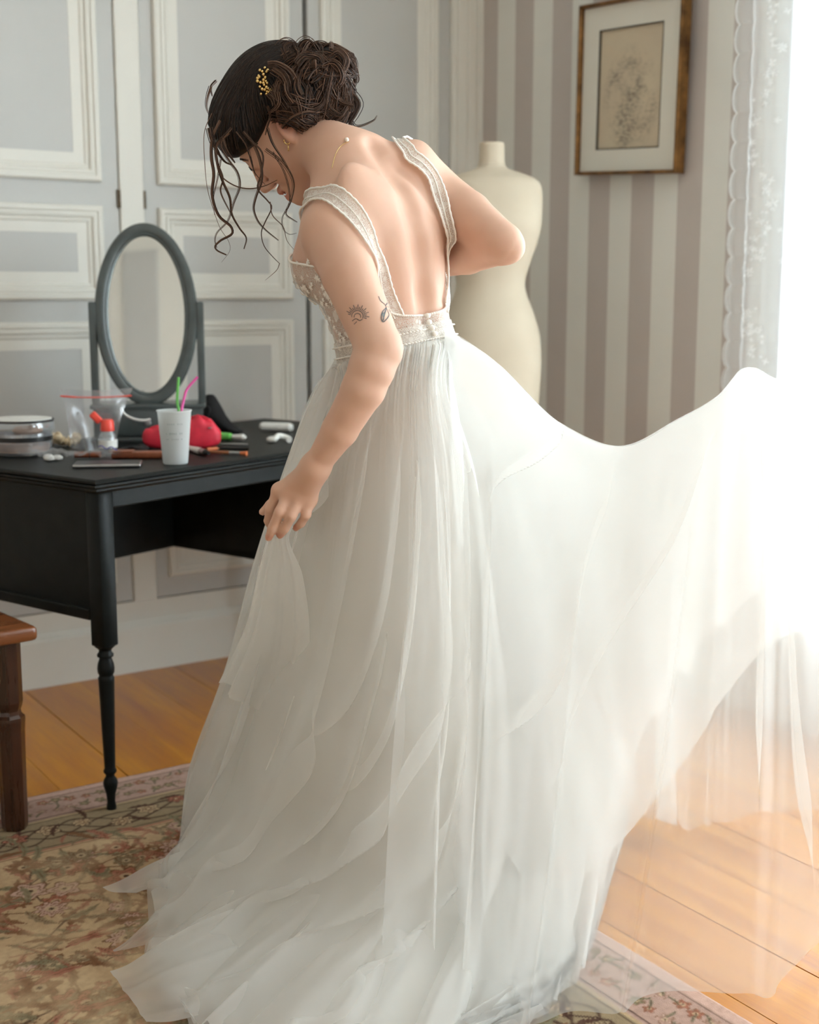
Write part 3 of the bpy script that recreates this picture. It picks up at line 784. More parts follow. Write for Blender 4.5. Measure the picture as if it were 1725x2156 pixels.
def oval_ring(prof, n=72):
    V, Fc = [], []
    for ins, h in prof:
        for i in range(n):
            t = 2 * math.pi * i / n
            V.append(((A - ins) * math.cos(t), -h, (B - ins) * math.sin(t)))
    m_ = len(prof)
    for j in range(m_):
        for i in range(n):
            Fc.append((j * n + i, j * n + (i + 1) % n, ((j + 1) % m_) * n + (i + 1) % n, ((j + 1) % m_) * n + i))
    return np.array(V), Fc
ovm = lambda VF: move(VF, (0, 0.072, zc), rx=tilt)
fo = mpart('frame', ovm(oval_ring([(0, -0.012), (0, 0.006), (0.003, 0.011), (0.010, 0.013), (0.022, 0.012), (0.027, 0.008), (0.030, 0.009), (0.034, 0.004), (0.036, -0.004), (0.036, -0.012)])))
t = np.linspace(0, 2 * math.pi, 72, endpoint=False)
Vg = np.concatenate([np.stack([(A - 0.034) * np.cos(t), np.full(72, y), (B - 0.034) * np.sin(t)], -1) for y in (0.0, 0.006)])
m = NT('mirror_silver'); g = m.n('ShaderNodeBsdfGlossy'); g.inputs[0].default_value = (0.86, 0.88, 0.87, 1)
n_ = m.noise(m.coord('Object'), 3, 2); m.s(g, 'Roughness', m.math('MULTIPLY_ADD', n_, 0.01, 0.015)); M_MIRROR = m.done(g)
mpart('mirror_glass', ovm((Vg, [tuple(range(72))[::-1], tuple(range(72, 144))] + [(i, (i + 1) % 72, 72 + (i + 1) % 72, 72 + i) for i in range(72)])), M_MIRROR, smooth=False)

def item(name, px, py, rz, label, cat, group=None, lift=0.0):
    p = tab(px, py)
    return root(name, (p[0], p[1], TZ + lift), CAM_RZ + rz, label, cat, group), P2M(p)
def ip(r, name, VF, mat, ang=40, parent=None):
    o = link_mesh(name, VF[0], VF[1], mat, parent or r, local=True)
    return auto_smooth(o, ang)

# --- frosted cup with two straws
r, s = item('cup', 370, 976, 0, 'frosted white plastic cup with two straws at the desk front', 'cup')
m = NT('frosted_cup')
d = m.n('ShaderNodeBsdfDiffuse'); d.inputs[0].default_value = (0.86, 0.88, 0.87, 1); tl = m.n('ShaderNodeBsdfTranslucent'); tl.inputs[0].default_value = (0.9, 0.92, 0.91, 1)
b_ = m.n('ShaderNodeMixShader'); n_ = m.noise(m.coord('Object'), 40, 2); m.s(b_, 0, m.math('MULTIPLY_ADD', n_, 0.1, 0.45)); m.s(b_, 1, d); m.s(b_, 2, tl)
tr = m.n('ShaderNodeBsdfTransparent'); o_ = m.n('ShaderNodeMixShader'); o_.inputs[0].default_value = 0.22; m.s(o_, 1, b_.outputs[0]); m.s(o_, 2, tr)
M_CUP = m.done(o_.outputs[0])
ch = 111 * s; r0, r1 = 25.5 * s, 34.5 * s
ip(r, 'cup_wall', lathe([(r0 * .2, 0.001), (r0 - .002, 0.0), (r0, 0.002), (r1, ch - 0.003), (r1 + 0.0018, ch - 0.002), (r1 + 0.0018, ch), (r1 - 0.0005, ch), (r0 - 0.0012, 0.003), (r0 * .2, 0.003)], 40, cap=False), M_CUP, 60)
rr = r0 + (r1 - r0) * 0.55
M_TXT = simple('grey_ink', srgb(150, 158, 158), 0.6)
marks = []
for row, (z, hh) in enumerate(((ch * 0.76, 0.003), (ch * 0.585, 0.004), (ch * 0.48, 0.0025))):
    rc = r0 + (r1 - r0) * z / ch + 0.0003
    for k in range(9):
        if (k * 7 + row * 3) % 5 == 0: continue
        a = -math.pi / 2 + 0.2 + (k - 4.5) * 0.13
        marks.append(move(box(-0.0009, 0.0009, -0.0002, 0.0002, -hh / 2, hh / 2), (rc * math.cos(a), rc * math.sin(a), z), rz=a + math.pi / 2))
ip(r, 'printed_marks', join(*marks), M_TXT)
for nm, pts, mat in (('straw', [(0.012, 0.006, 0.004), (0.010, 0.004, ch), (0.0075, 0.002, ch + 14 * s), (0.0125, 0.0, ch + 67 * s)], M_GREENP), ('straw', [(0.010, -0.008, 0.006), (0.018, -0.004, ch), (0.027, -0.002, ch + 34 * s)], M_PINKP)):
    Pn = spline(pts, 14)
    if mat is M_PINKP: Pn = np.concatenate([Pn, spline([(0.0275, -0.002, ch + 36 * s), (0.033, -0.002, ch + 45 * s), (0.056, -0.001, ch + 68 * s)], 8)])
    st_, s2 = item('drinking_straw', 370, 976, 0, ('straight lime green' if mat is M_GREENP else 'bent pink') + ' drinking straw standing in the frosted cup', 'straw')
    ip(st_, 'stem', tube(Pn, 0.0031, 10), mat, 60)

# --- hand sanitiser bottle with a flip cap
r, s = item('flip_cap_bottle', 228, 952, 0.2, 'small clear bottle with an open coral flip cap, by the zip bag', 'bottle')
hb = 44 * s
ip(r, 'bottle_body', lathe([(0.004, 0.0), (0.019, 0.0), (0.0225, 0.003), (0.0228, hb * 0.6), (0.020, hb * 0.82), (0.013, hb), (0.012, hb + 0.004)], 28), M_CLEAR, 60)
ip(r, 'label_band', lathe([(0.0231, 0.012), (0.0232, hb * .6), (0.0228, hb * .6), (0.0227, 0.012)], 28, cap=False), M_WHITEP, 60)
cp = ip(r, 'cap', lathe([(0.0165, hb + 0.0), (0.017, hb + 0.003), (0.0158, hb + 0.024), (0.013, hb + 0.028), (0.003, hb + 0.029)], 24), M_CORAL, 45)
ip(r, 'flip_lid', move(rbox(-0.009, 0.009, -0.008, 0.008, 0, 0.03, 0.005, 3), (-0.016, 0, hb + 0.022), ry=-0.75), M_CORAL, 45)

# --- zip bag standing open
r, s = item('zip_bag', 205, 948, 0.05, 'clear zip bag with a red zip strip standing on the desk', 'bag')
nu, nv = 60, 40
U, W = np.meshgrid(np.linspace(-1, 1, nu), np.linspace(0, 1, nv), indexing='ij')
hgt = 122 * s
hx = (0.052 + 0.040 * W ** 0.8) * (1 - 0.12 * np.sin(W * 3.1))
def bag_side(sgn):
    x = U * hx - 0.012 * (1 - W) ; y = sgn * 0.022 * np.sin(np.clip((1 - np.abs(U)), 0, 1) * 1.57) * np.sin(np.clip(1.02 - W, 0, 1) ** 0.7 * math.pi) + 0.004 * np.sin(U * 9 + W * 7 + sgn) * (1 - W) + 0.012 + 0.006 * np.sin(W * 5 + U * 3)
    z = W * hgt + 0.006 * U * U * W
    return np.stack([x, y, z], -1).reshape(-1, 3), grid_faces(nu, nv).tolist()
ip(r, 'film', join(bag_side(-1), bag_side(1)), M_FILM, 70)
zx = np.linspace(-0.95, 0.95, 24); Wz = 0.90
ip(r, 'zip_strip', tube(np.stack([zx * (0.092) * 0.995, 0.010 + 0.004 * np.sin(zx * 3), hgt * Wz + 0.004 * zx ** 2 - 0.003], -1), 0.0021, 8), M_CORAL, 60)
# --- a length of white cable behind it
r, s = item('cable', 296, 938, 0, 'short white cable curling in front of the mirror base', 'cable')
ip(r, 'cord', tube(spline([(-0.045, -0.01, 0.098), (-0.035, -0.012, 0.082), (-0.012, -0.014, 0.070), (0.012, -0.012, 0.066), (0.03, -0.01, 0.068)], 24), 0.0032, 8), M_WHITEP, 60)

# --- glass powder jar at the left edge of the frame
r, s = item('powder_jar', 48, 957, 0, 'round clear jar of peach powder puffs with white lid, at the frame edge', 'jar')
R = 60 * s
ip(r, 'bowl', lathe([(R * .5, 0.0), (R * .86, 0.002), (R * .96, 0.014), (R, 0.034), (R * .995, 0.055), (R * .97, 0.055), (R * .96, 0.034), (R * .9, 0.012), (R * .4, 0.006)], 40), M_CLEAR, 60)
ip(r, 'black_band', lathe([(R * 1.005, 0.036), (R * 1.01, 0.047), (R * .98, 0.047), (R * .98, 0.036)], 40, cap=False), M_BLKP, 60)
ip(r, 'powder', lathe([(R * .3, 0.008), (R * .86, 0.010), (R * .9, 0.026), (R * .5, 0.033), (R * .1, 0.030)], 28), M_PEACH, 60)
ip(r, 'puff', move(lathe([(0.01, 0.0), (0.030, 0.001), (0.036, 0.008), (0.030, 0.016), (0.006, 0.019)], 28), (0.012, 0.01, 0.050)), M_PEACH, 70)
ld = ip(r, 'lid', lathe([(R * 1.0, 0.055), (R * 1.07, 0.060), (R * 1.07, 0.080), (R * 1.03, 0.084), (R * .3, 0.086)], 40), M_CLEAR, 60)
ip(r, 'lid_disc', lathe([(R * .2, 0.0865), (R * 1.0, 0.085), (R * 1.0, 0.0882), (R * .2, 0.0895)], 40), M_WHITEP, 50, ld)
ip(r, 'lid_rim', lathe([(R * 1.075, 0.082), (R * 1.08, 0.086), (R * 1.05, 0.087), (R * 1.05, 0.083)], 40, cap=False), M_BLKP, 60, ld)

# --- cream satin scrunchie and bow
for k, (px, py, R, lab) in enumerate(((98, 938, 0.014, 'small cream satin hair tie nearest the powder jar'), (142, 940, 0.020, 'larger cream satin scrunchie between the jar and the zip bag'))):
    r, s = item('scrunchie', px, py, 0.4 * k, lab, 'hair tie', 'cream hair ties on the desk')
    t = np.linspace(0, 2 * math.pi, 90)
    Pn = np.stack([R * 1.25 * np.cos(t), R * 0.8 * np.sin(t), 0.017 + 0.006 * np.sin(2 * t + k)], -1)
    V, Fc = tube(Pn, 0.008 + 0.0032 * np.sin(t * 17) + 0.0016 * np.sin(t * 29), 14, cap=False)
    V[:, 2] = V[:, 2] - V[:, 2].min()
    ip(r, 'gathered_satin', (V, Fc), M_CREAMF, 80)
    t = np.linspace(0, 1, 20)
    ip(r, 'tail', tube(np.stack([-R * 0.6 - 0.02 * t, -0.004 + 0.01 * t, 0.02 + 0.016 * np.sin(t * 3)], -1), 0.0045 * (1 - 0.5 * t), 8), M_CREAMF, 80)

# --- crumpled clear packet in front
r, s = item('clear_packet', 152, 970, -0.06, 'crumpled clear plastic packet lying along the desk front', 'packet')
nu, nv = 90, 40
U, W = np.meshgrid(np.linspace(-0.115, 0.105, nu), np.linspace(-0.03, 0.030, nv), indexing='ij')
Zc = 0.006 + 0.020 * value_noise(U + 3, W + 2, 0.022, 11) * np.clip(1 - (np.abs(W - 0.01) / 0.05) ** 2, 0, 1) + 0.012 * value_noise(U + 1, W + 5, 0.01, 12)
V = np.stack([U + 0.006 * np.sin(W * 80), W + 0.01 * np.sin(U * 30), np.maximum(Zc, 0.001)], -1).reshape(-1, 3)
ip(r, 'film', (V, grid_faces(nu, nv).tolist()), M_FILM, 25)
M_BLUE = simple('violet_print', srgb(96, 92, 170), 0.5)
ip(r, 'seal_line', tube(np.stack([np.linspace(0.055, 0.11, 12), np.linspace(0.03, -0.01, 12), 0.030 + 0.003 * np.sin(np.arange(12))], -1), 0.0014, 6), M_BLUE, 60)
for k, (x, y) in enumerate(((-0.035, 0.0), (-0.06, 0.012), (-0.05, -0.012))):
    ip(r, 'cotton_piece', move(lathe([(0.003, 0), (0.010, 0.002), (0.011, 0.007), (0.006, 0.012), (0.001, 0.013)], 14), (x, y, 0.001), s=(1.2, .9, 1)), M_WHITEP, 70)

# --- phone, brown cases
r, s = item('phone', 228, 981, 0.02, 'black phone with a pale rim lying at the desk front edge', 'phone')
ip(r, 'phone_body', move(rbox(-0.075, 0.075, -0.036, 0.036, 0.0, 0.0085, 0.0035, 3), rz=0.10), M_STEEL)
ip(r, 'screen', move(rbox(-0.072, 0.072, -0.033, 0.033, 0.0083, 0.0092, 0.0003, 1), rz=0.10), M_BLKP)
r, s = item('brush_case', 292, 964, 0.03, 'flat brown leather brush case behind the phone', 'case')
ip(r, 'case_body', rbox(-0.062, 0.068, -0.018, 0.022, 0.0, 0.016, 0.005, 3), M_BROWNL)
ip(r, 'case_flap', rbox(-0.066, -0.012, -0.019, 0.023, 0.014, 0.018, 0.0018, 2), M_BROWNL)
r, s = item('leather_roll', 185, 966, 0.05, 'small folded brown leather roll at the phone end', 'case')
t = np.linspace(0, 1, 20)
ip(r, 'roll', move(tube(np.stack([-0.03 + 0.06 * t, 0 * t, 0.010 + 0 * t], -1), 0.0095, 16, flat=0.8)), M_BROWNL, 60)
ip(r, 'strap', move(tube(np.stack([0 * t + 0.006, 0.0108 * np.cos(6.28 * t), 0.0105 + 0.0098 * np.sin(6.28 * t)], -1), 0.0011, 6, cap=False)), M_BLKP, 60)

# --- raspberry make-up pouch behind the cup
r, s = item('makeup_pouch', 384, 946, 0.02, 'raspberry red zipped make-up pouch behind the cup', 'pouch')
nu, nv = 80, 40
th, ph = np.meshgrid(np.linspace(0, 2 * math.pi, nu, endpoint=False), np.linspace(0, math.pi, nv), indexing='ij')
sx = np.sign(np.cos(th)) * np.abs(np.cos(th)) ** 0.75; sy = np.sign(np.sin(th)) * np.abs(np.sin(th)) ** 0.75
X = 0.098 * sx * np.sin(ph) ** 0.55; Y = 0.028 * sy * np.sin(ph) ** 0.6
Zp = np.sign(np.cos(ph)) * np.abs(np.cos(ph)) ** 0.7
hump = 0.030 + 0.012 * np.exp(-((X - 0.045) / 0.05) ** 2) - 0.006 * np.exp(-((X + 0.01) / 0.02) ** 2)
Z = hump * (1 + Zp) * (1 + 0.05 * np.sin(X * 190 + Y * 60))
V = np.stack([X, Y, np.maximum(Z, 0.0)], -1).reshape(-1, 3)
ip(r, 'pouch_body', (V, grid_faces(nu, nv, True).tolist()), M_RED, 80)
t = np.linspace(-0.085, 0.085, 30); hz = 2 * (0.030 + 0.012 * np.exp(-((t - 0.045) / 0.05) ** 2) - 0.006 * np.exp(-((t + 0.01) / 0.02) ** 2)) * (1 - 0.6 * (np.abs(t) / 0.1) ** 6)
ip(r, 'zip', tube(np.stack([t, 0 * t - 0.004, hz + 0.0005], -1), 0.0024, 8), M_RED, 60)
ip(r, 'zip_pull', rbox(0.070, 0.078, -0.030, -0.010, 0.055, 0.058, 0.001), M_STEEL)

# --- slumped black pouch by the right post
r, s = item('black_pouch', 464, 912, -0.1, 'slumped black fabric pouch beside the right mirror post', 'pouch')
X0 = np.linspace(-0.055, 0.060, 50); hgt_ = np.interp(X0, [-0.055, -0.045, -0.028, -0.012, 0.004, 0.022, 0.040, 0.060], [0.04, 0.100, 0.112, 0.106, 0.075, 0.040, 0.020, 0.008])
hgt_ = np.convolve(np.pad(hgt_, 3, 'edge'), np.ones(7) / 7, 'valid')
nv = 26; ph = np.linspace(0, 2 * math.pi, nv, endpoint=False)
V = np.array([[(x, 0.026 * math.cos(p) * (1 - 0.35 * (math.sin(p) > 0) * math.sin(p)) * min(1, 3 * (x + 0.058) / 0.11 + .3) , max(0, h * 0.5 + h * 0.5 * math.sin(p)) + 0.002 * math.sin(9 * p + x * 120)) for p in ph] for x, h in zip(X0, hgt_)])
V[..., 2] = np.maximum(V[..., 2], 0)
Fb = [(i * nv + j, (i + 1) * nv + j, (i + 1) * nv + (j + 1) % nv, i * nv + (j + 1) % nv) for i in range(49) for j in range(nv)] + [tuple(range(nv)), tuple(range(49 * nv, 50 * nv))[::-1]]
ip(r, 'pouch_body', (V.reshape(-1, 3), Fb), M_BLKF, 80)
ip(r, 'drawstring', tube(spline([(-0.04, -0.027, 0.085), (-0.02, -0.03, 0.07), (-0.028, -0.032, 0.04), (-0.01, -0.035, 0.015)], 20), 0.0016, 6), M_BLKP, 60)
r, s = item('black_cloth', 284, 950, 0, 'folded black cloth between the zip bag and the red pouch', 'cloth')
nu, nv = 50, 30
U, W = np.meshgrid(np.linspace(-0.03, 0.035, nu), np.linspace(-0.03, 0.03, nv), indexing='ij')
Z = 0.006 + 0.016 * value_noise(U + 4, W + 4, 0.018, 31) * np.clip(1 - (np.hypot(U, W) / 0.042) ** 2, 0, 1)
ip(r, 'folds', join((np.stack([U, W, Z], -1).reshape(-1, 3), grid_faces(nu, nv).tolist()), box(-0.03, 0.035, -0.03, 0.03, 0, 0.006)), M_BLKF, 70)

# --- brushes, pencils, comb, tubes
def lying(name, px0, py0, px1, py1, label, cat, segs, group=None):
    """a slim tool lying on the desk from one picture point to another; segs = [(part, t0, t1, r0, r1, mat)]"""
    a, b = tab(px0, py0), tab(px1, py1); L = np.linalg.norm(b - a); ang = math.atan2(b[1] - a[1], b[0] - a[0])
    rt = root(name, (a[0], a[1], TZ), ang, label, cat, group)
    rm = max(max(q[3], q[4]) for q in segs)
    for part, t0, t1, q0, q1, mat in segs:
        tt = np.linspace(0, 1, 9)
        ip(rt, part, tube(np.stack([(t0 + (t1 - t0) * tt) * L, 0 * tt, np.full(9, rm)], -1), q0 + (q1 - q0) * (3 * tt**2 - 2 * tt**3), 12), mat, 50)
lying('makeup_brush', 398, 950, 440, 962, 'short white handled make-up brush beside the cup', 'brush', [('handle', 0, 0.62, 0.006, 0.0085, M_WHITEP), ('ferrule', 0.62, 0.82, 0.0085, 0.0075, M_STEEL), ('bristles', 0.82, 1.0, 0.0075, 0.004, M_BLKF)])
lying('makeup_brush', 434, 956, 520, 960, 'long brown make-up brush with copper orange tip near the desk edge', 'brush', [('handle', 0, 0.58, 0.0032, 0.0045, M_WOODP), ('ferrule', 0.58, 0.84, 0.0045, 0.0042, M_STEEL), ('bristles', 0.84, 1.0, 0.0042, 0.0058, M_ORANGE)])
lying('pencil', 446, 947, 524, 949, 'black cosmetic pencil between brush and tweezers', 'pencil', [('barrel', 0, 0.9, 0.0045, 0.0045, M_BLKP), ('cap', 0.9, 1.0, 0.0048, 0.0048, M_BLKP)])
lying('pencil', 436, 950, 462, 948, 'copper coloured cosmetic pencil stub under the red pouch', 'pencil', [('barrel', 0, 0.8, 0.0045, 0.0045, M_ORANGE), ('tip', 0.8, 1.0, 0.0045, 0.001, M_WOODP)])
r, s = item('tweezers', 494, 937, -0.05, 'slim steel tweezers below the green brush', 'tweezers')
for sg in (-1, 1):
    t = np.linspace(0, 1, 12)
    ip(r, 'arm', tube(np.stack([-0.035 + 0.07 * t, sg * 0.004 * np.sin(t * 3.1), 0.0022 + 0 * t], -1), 0.002 * (1.2 - 0.6 * np.abs(t - 0.4)), 8), M_STEEL, 60)
lying('hair_brush', 458, 926, 518, 929, 'lime green hair brush with white handle right of the red pouch', 'hair brush', [('head', 0, 0.45, 0.0105, 0.0100, M_GREENP), ('neck', 0.45, 0.55, 0.0100, 0.0055, M_GREENP), ('handle', 0.52, 0.9, 0.0055, 0.0085, M_WHITEP), ('handle_end', 0.9, 1.0, 0.0085, 0.004, M_WHITEP)])
lying('cotton_roll', 549, 907, 616, 909, 'straight white cotton roll at the far right of the desk', 'roll', [('roll_end', 0, 0.08, 0.009, 0.0125, M_WHITEP), ('roll', 0.08, 0.92, 0.0125, 0.0125, M_WHITEP), ('roll_end', 0.92, 1.0, 0.0125, 0.009, M_WHITEP)])
r, s = item('cotton_twist', 589, 932, 0, 'curled white cotton strip just below the straight roll', 'cotton')
t = np.linspace(0, 1, 50)
Pn = spline([(-0.010, 0.002, 0.012), (-0.024, 0.006, 0.010), (-0.026, -0.006, 0.010), (-0.012, -0.010, 0.012), (-0.004, 0.004, 0.019), (0.010, 0.010, 0.016), (0.024, 0.004, 0.011), (0.026, -0.008, 0.009)], 50)
V, Fc = tube(Pn, 0.0075, 12); V[:, 2] -= V[:, 2].min()
ip(r, 'twist', (V, Fc), M_WHITEP, 70)

# ------------------------------------------------------------------ the bride: signed-distance modelling of one continuous body
# everything here lives in the (right, depth, height) frame of the photograph and is turned to world space at the end
A3 = lambda *v: np.array(v, float)
def unit(v): v = np.asarray(v, float); return v / np.linalg.norm(v)
def smin(a, b, k): h = np.clip(0.5 + 0.5 * (b - a) / k, 0, 1); return b * (1 - h) + a * h - k * h * (1 - h)
def smax(a, b, k): return -smin(-a, -b, k)
class Cone:                                   # tapered capsule
    def __init__(s, a, b, ra, rb, k=0.02, op='add'): s.a, s.b, s.ra, s.rb, s.k, s.op = np.asarray(a, float), np.asarray(b, float), ra, rb, k, op
    def box(s): m = max(s.ra, s.rb) + 0.03 + s.k; return np.minimum(s.a, s.b) - m, np.maximum(s.a, s.b) + m
    def f(s, p):
        ab = s.b - s.a; t = np.clip(((p - s.a) @ ab) / (ab @ ab), 0, 1)
        return np.linalg.norm(p - s.a - t[..., None] * ab, axis=-1) - (s.ra + t * (s.rb - s.ra))
class Ell:                                    # oriented ellipsoid; M rows are its axes
    def __init__(s, c, rad, M=None, k=0.02, op='add'): s.c, s.rad, s.k, s.op = np.asarray(c, float), np.asarray(rad, float), k, op; s.M = np.eye(3) if M is None else np.asarray(M, float)
    def box(s): m = s.rad.max() + 0.03 + s.k; return s.c - m, s.c + m
    def f(s, p):
        q = (p - s.c) @ s.M.T
        k0 = np.linalg.norm(q / s.rad, axis=-1); k1 = np.linalg.norm(q / s.rad**2, axis=-1) + 1e-9
        return k0 * (k0 - 1) / k1
class Torso:                                  # elliptical slices across a bent axis
    def __init__(s, rows, k=0.03):
        s.k, s.op = k, 'add'
        s.C = np.array([rdz(px, py, d) for px, py, d, a, b, ps in rows]); s.A = np.array([q[3] for q in rows]); s.B = np.array([q[4] for q in rows]); s.PS = np.radians([q[5] for q in rows])
        s.U = unit(s.C[-1] - s.C[1]); s.H = (s.C - s.C[0]) @ s.U
    def box(s): return s.C.min(0) - 0.2, s.C.max(0) + 0.2
    def at(s, h):
        h = np.clip(h, s.H[0], s.H[-1])
        return hermite(s.H, np.concatenate([s.C, s.A[:, None], s.B[:, None], s.PS[:, None]], 1), np.ravel(h)).reshape(np.shape(h) + (6,))
    def axes(s, ps):
        R = np.stack([np.cos(ps), np.sin(ps), 0 * ps], -1); R = R - (R @ s.U)[..., None] * s.U; R /= np.linalg.norm(R, axis=-1)[..., None]
        Fw = np.cross(s.U, R)
        return R, Fw
    def f(s, p):
        h0 = (p - s.C[0]) @ s.U; v = s.at(h0)
        R, Fw = s.axes(v[..., 5])
        q = p - v[..., :3]
        x = (q * R).sum(-1); y = (q * Fw).sum(-1); a, b = v[..., 3], v[..., 4]
        k0 = np.sqrt((x / a) ** 2 + (y / b) ** 2); k1 = np.sqrt((x / a**2) ** 2 + (y / b**2) ** 2) + 1e-9
        d = k0 * (k0 - 1) / k1
        out = np.maximum(s.H[0] - h0, h0 - s.H[-1])
        return np.where(out > 0, np.sqrt(np.maximum(d, 0) ** 2 + out ** 2) + np.minimum(d, 0) * 0, d)
TORSO = Torso([(856, 850, 2.235, 0.125, 0.098, 47), (850, 800, 2.23, 0.122, 0.094, 47), (840, 750, 2.215, 0.116, 0.084, 46), (829, 700, 2.20, 0.112, 0.076, 45), (817, 640, 2.205, 0.118, 0.082, 45), (803, 580, 2.215, 0.129, 0.092, 45),
               (787, 515, 2.225, 0.136, 0.098, 45), (772, 450, 2.235, 0.128, 0.093, 46), (760, 395, 2.245, 0.100, 0.076, 47), (744, 352, 2.255, 0.070, 0.058, 48), (730, 318, 2.262, 0.05, 0.048, 48)])
tv = lambda py: TORSO.at(np.interp(-py, [-850, -800, -750, -700, -640, -580, -515, -450, -395, -352, -318], TORSO.H))
def tpt(py, side, fwd):                       # a point on a torso slice: side, fwd in units of the half axes
    v = tv(py); R, Fw = TORSO.axes(v[5:6]); return v[:3] + R[0] * side * v[3] + Fw[0] * fwd * v[4]
_R, _F = TORSO.axes(np.array([math.radians(45)])); TR, TF, TU = _R[0], _F[0], TORSO.U
TM = np.stack([TR, TF, TU])
torso_prims = [TORSO]
# breasts, shoulder blades, trapezius, spine furrow
torso_prims += [Ell(tpt(532, -0.47, 0.62), (0.056, 0.054, 0.058), TM, 0.03), Ell(tpt(520, 0.47, 0.62), (0.056, 0.054, 0.058), TM, 0.03)]
nb = -TF
tilt_r = unit(TU * 0.86 + TR * 0.5); MR = np.stack([unit(np.cross(tilt_r, nb)), nb, tilt_r])
tilt_l = unit(TU * 0.95 - TR * 0.25); ML = np.stack([unit(np.cross(tilt_l, nb)), nb, tilt_l])
torso_prims += [Ell(tpt(412, 0.66, -0.62), (0.040, 0.030, 0.080), MR, 0.035), Ell(tpt(455, -0.52, -0.72), (0.046, 0.026, 0.075), ML, 0.04)]
SH_R, SH_L = rdz(897, 392, 2.345), rdz(704, 492, 2.125)
NB = rdz(714, 342, 2.262)
torso_prims += [Cone(rdz(712, 330, 2.262), rdz(862, 372, 2.31), 0.040, 0.040, 0.05), Cone(rdz(742, 350, 2.255), rdz(724, 462, 2.17), 0.032, 0.034, 0.06)]
for a, b, ra, rb in ((330, 400, .010, .010), (400, 470, .010, .011), (470, 560, .011, .012), (560, 640, .012, .013), (640, 700, .013, .012)):
    torso_prims.append(Cone(tpt(a, 0.02, -1.16), tpt(b, 0.0, -1.115), ra, rb, 0.028, 'sub'))
for sd in (-1, 1):                              # long muscles either side of the spine
    torso_prims.append(Cone(tpt(690, sd * 0.27, -0.80), tpt(540, sd * 0.25, -0.84), 0.004, 0.004, 0.04))
torso_prims.append(Cone(tpt(380, 0.42, -1.10), tpt(450, 0.62, -0.98), 0.010, 0.008, 0.035, 'sub'))   # hollow along the right blade
limbs = []
# left arm, hanging
EL_L, FO_L, WR_L = rdz(796, 728, 1.995), rdz(766, 818, 1.99), rdz(664, 984, 2.035)
limbs += [Cone(SH_L, rdz(735, 580, 2.06), 0.0480, 0.0425, 0.03), Cone(rdz(735, 580, 2.06), EL_L, 0.0425, 0.0355, 0.006), Cone(EL_L, rdz(783, 775, 1.99), 0.0355, 0.0352, 0.006), Cone(rdz(783, 775, 1.99), FO_L, 0.0352, 0.0335, 0.006), Cone(FO_L, rdz(716, 905, 2.01), 0.0335, 0.0280, 0.006)]
limbs += [Ell(rdz(692, 484, 2.13), (0.041, 0.041, 0.043), None, 0.02), Cone(rdz(716, 905, 2.01), WR_L, 0.0280, 0.0200, 0.006), Cone(rdz(814, 737, 1.992), rdz(822, 745, 1.992), 0.0175, 0.0135, 0.02)]
# right arm, bent with the elbow drawn back
EL_R = rdz(1056, 513, 2.205); WR_R = rdz(880, 566, 2.405)
limbs += [Cone(SH_R, rdz(985, 455, 2.27), 0.047, 0.0420, 0.04), Cone(rdz(985, 455, 2.27), EL_R, 0.0420, 0.0350, 0.006), Cone(EL_R, rdz(985, 536, 2.30), 0.0340, 0.0335, 0.008), Cone(rdz(985, 536, 2.30), WR_R, 0.0335, 0.021, 0.006)]
limbs += [Cone(rdz(1074, 520, 2.195), rdz(1080, 524, 2.195), 0.019, 0.016, 0.02)]
# neck
limbs += [Cone(NB, rdz(640, 296, 2.315), 0.041, 0.040, 0.02), Cone(rdz(725, 322, 2.262), rdz(655, 270, 2.315), 0.030, 0.030, 0.04)]
# hands: metacarpals then three phalanges each
def hand(wrist, mcps, fingers, k=0.009):
    out = []
    for m_ in mcps: out.append(Cone(wrist, m_, 0.0165, 0.0108, 0.016))
    for a_, b_ in zip(mcps[:-1], mcps[1:]): out.append(Cone(a_, b_, 0.0098, 0.0098, 0.012))
    for fpts, rads in fingers:
        for i in range(len(fpts) - 1): out.append(Cone(fpts[i], fpts[i + 1], rads[i], rads[i + 1], 0.0035 if i else 0.006))
    return out
q = lambda px, py, d: rdz(px, py, d)
mc = [q(588, 1032, 2.150-.08), q(610, 1038, 2.140-.08), q(633, 1043, 2.136-.08), q(653, 1052, 2.138-.08)]
limbs += hand(WR_L, mc, [
    ([mc[0], q(570, 1072, 2.078), q(566, 1097, 2.092), q(572, 1112, 2.104)], [.0104, .0090, .0080, .0066]),
    ([mc[1], q(589, 1078, 2.048), q(574, 1112, 2.058), q(566, 1132, 2.068)], [.0104, .0088, .0080, .0066]),
    ([mc[2], q(614, 1086, 2.044), q(600, 1112, 2.056), q(590, 1127, 2.066)], [.0102, .0086, .0078, .0064]),
    ([mc[3], q(645, 1084, 2.050), q(634, 1102, 2.060), q(623, 1112, 2.068)], [.0092, .0078, .0070, .0058]),
    ([q(640, 1008, 2.055), q(600, 1036, 2.092), q(570, 1064, 2.108), q(553, 1078, 2.112)], [.0150, .0118, .0092, .0066])])
mr = [q(862, 586, 2.450), q(852, 574, 2.462), q(846, 560, 2.466), q(843, 546, 2.466)]
limbs += hand(WR_R, mr, [([m_, m_ + A3(-.030, .016, -.012), m_ + A3(-.045, .004, -.024), m_ + A3(-.05, -.012, -.032)], [.010, .0085, .0075, .006]) for m_ in mr] + [([WR_R + A3(-.01, .01, -.01), q(858, 602, 2.44), q(840, 612, 2.445)], [.013, .0105, .007])])
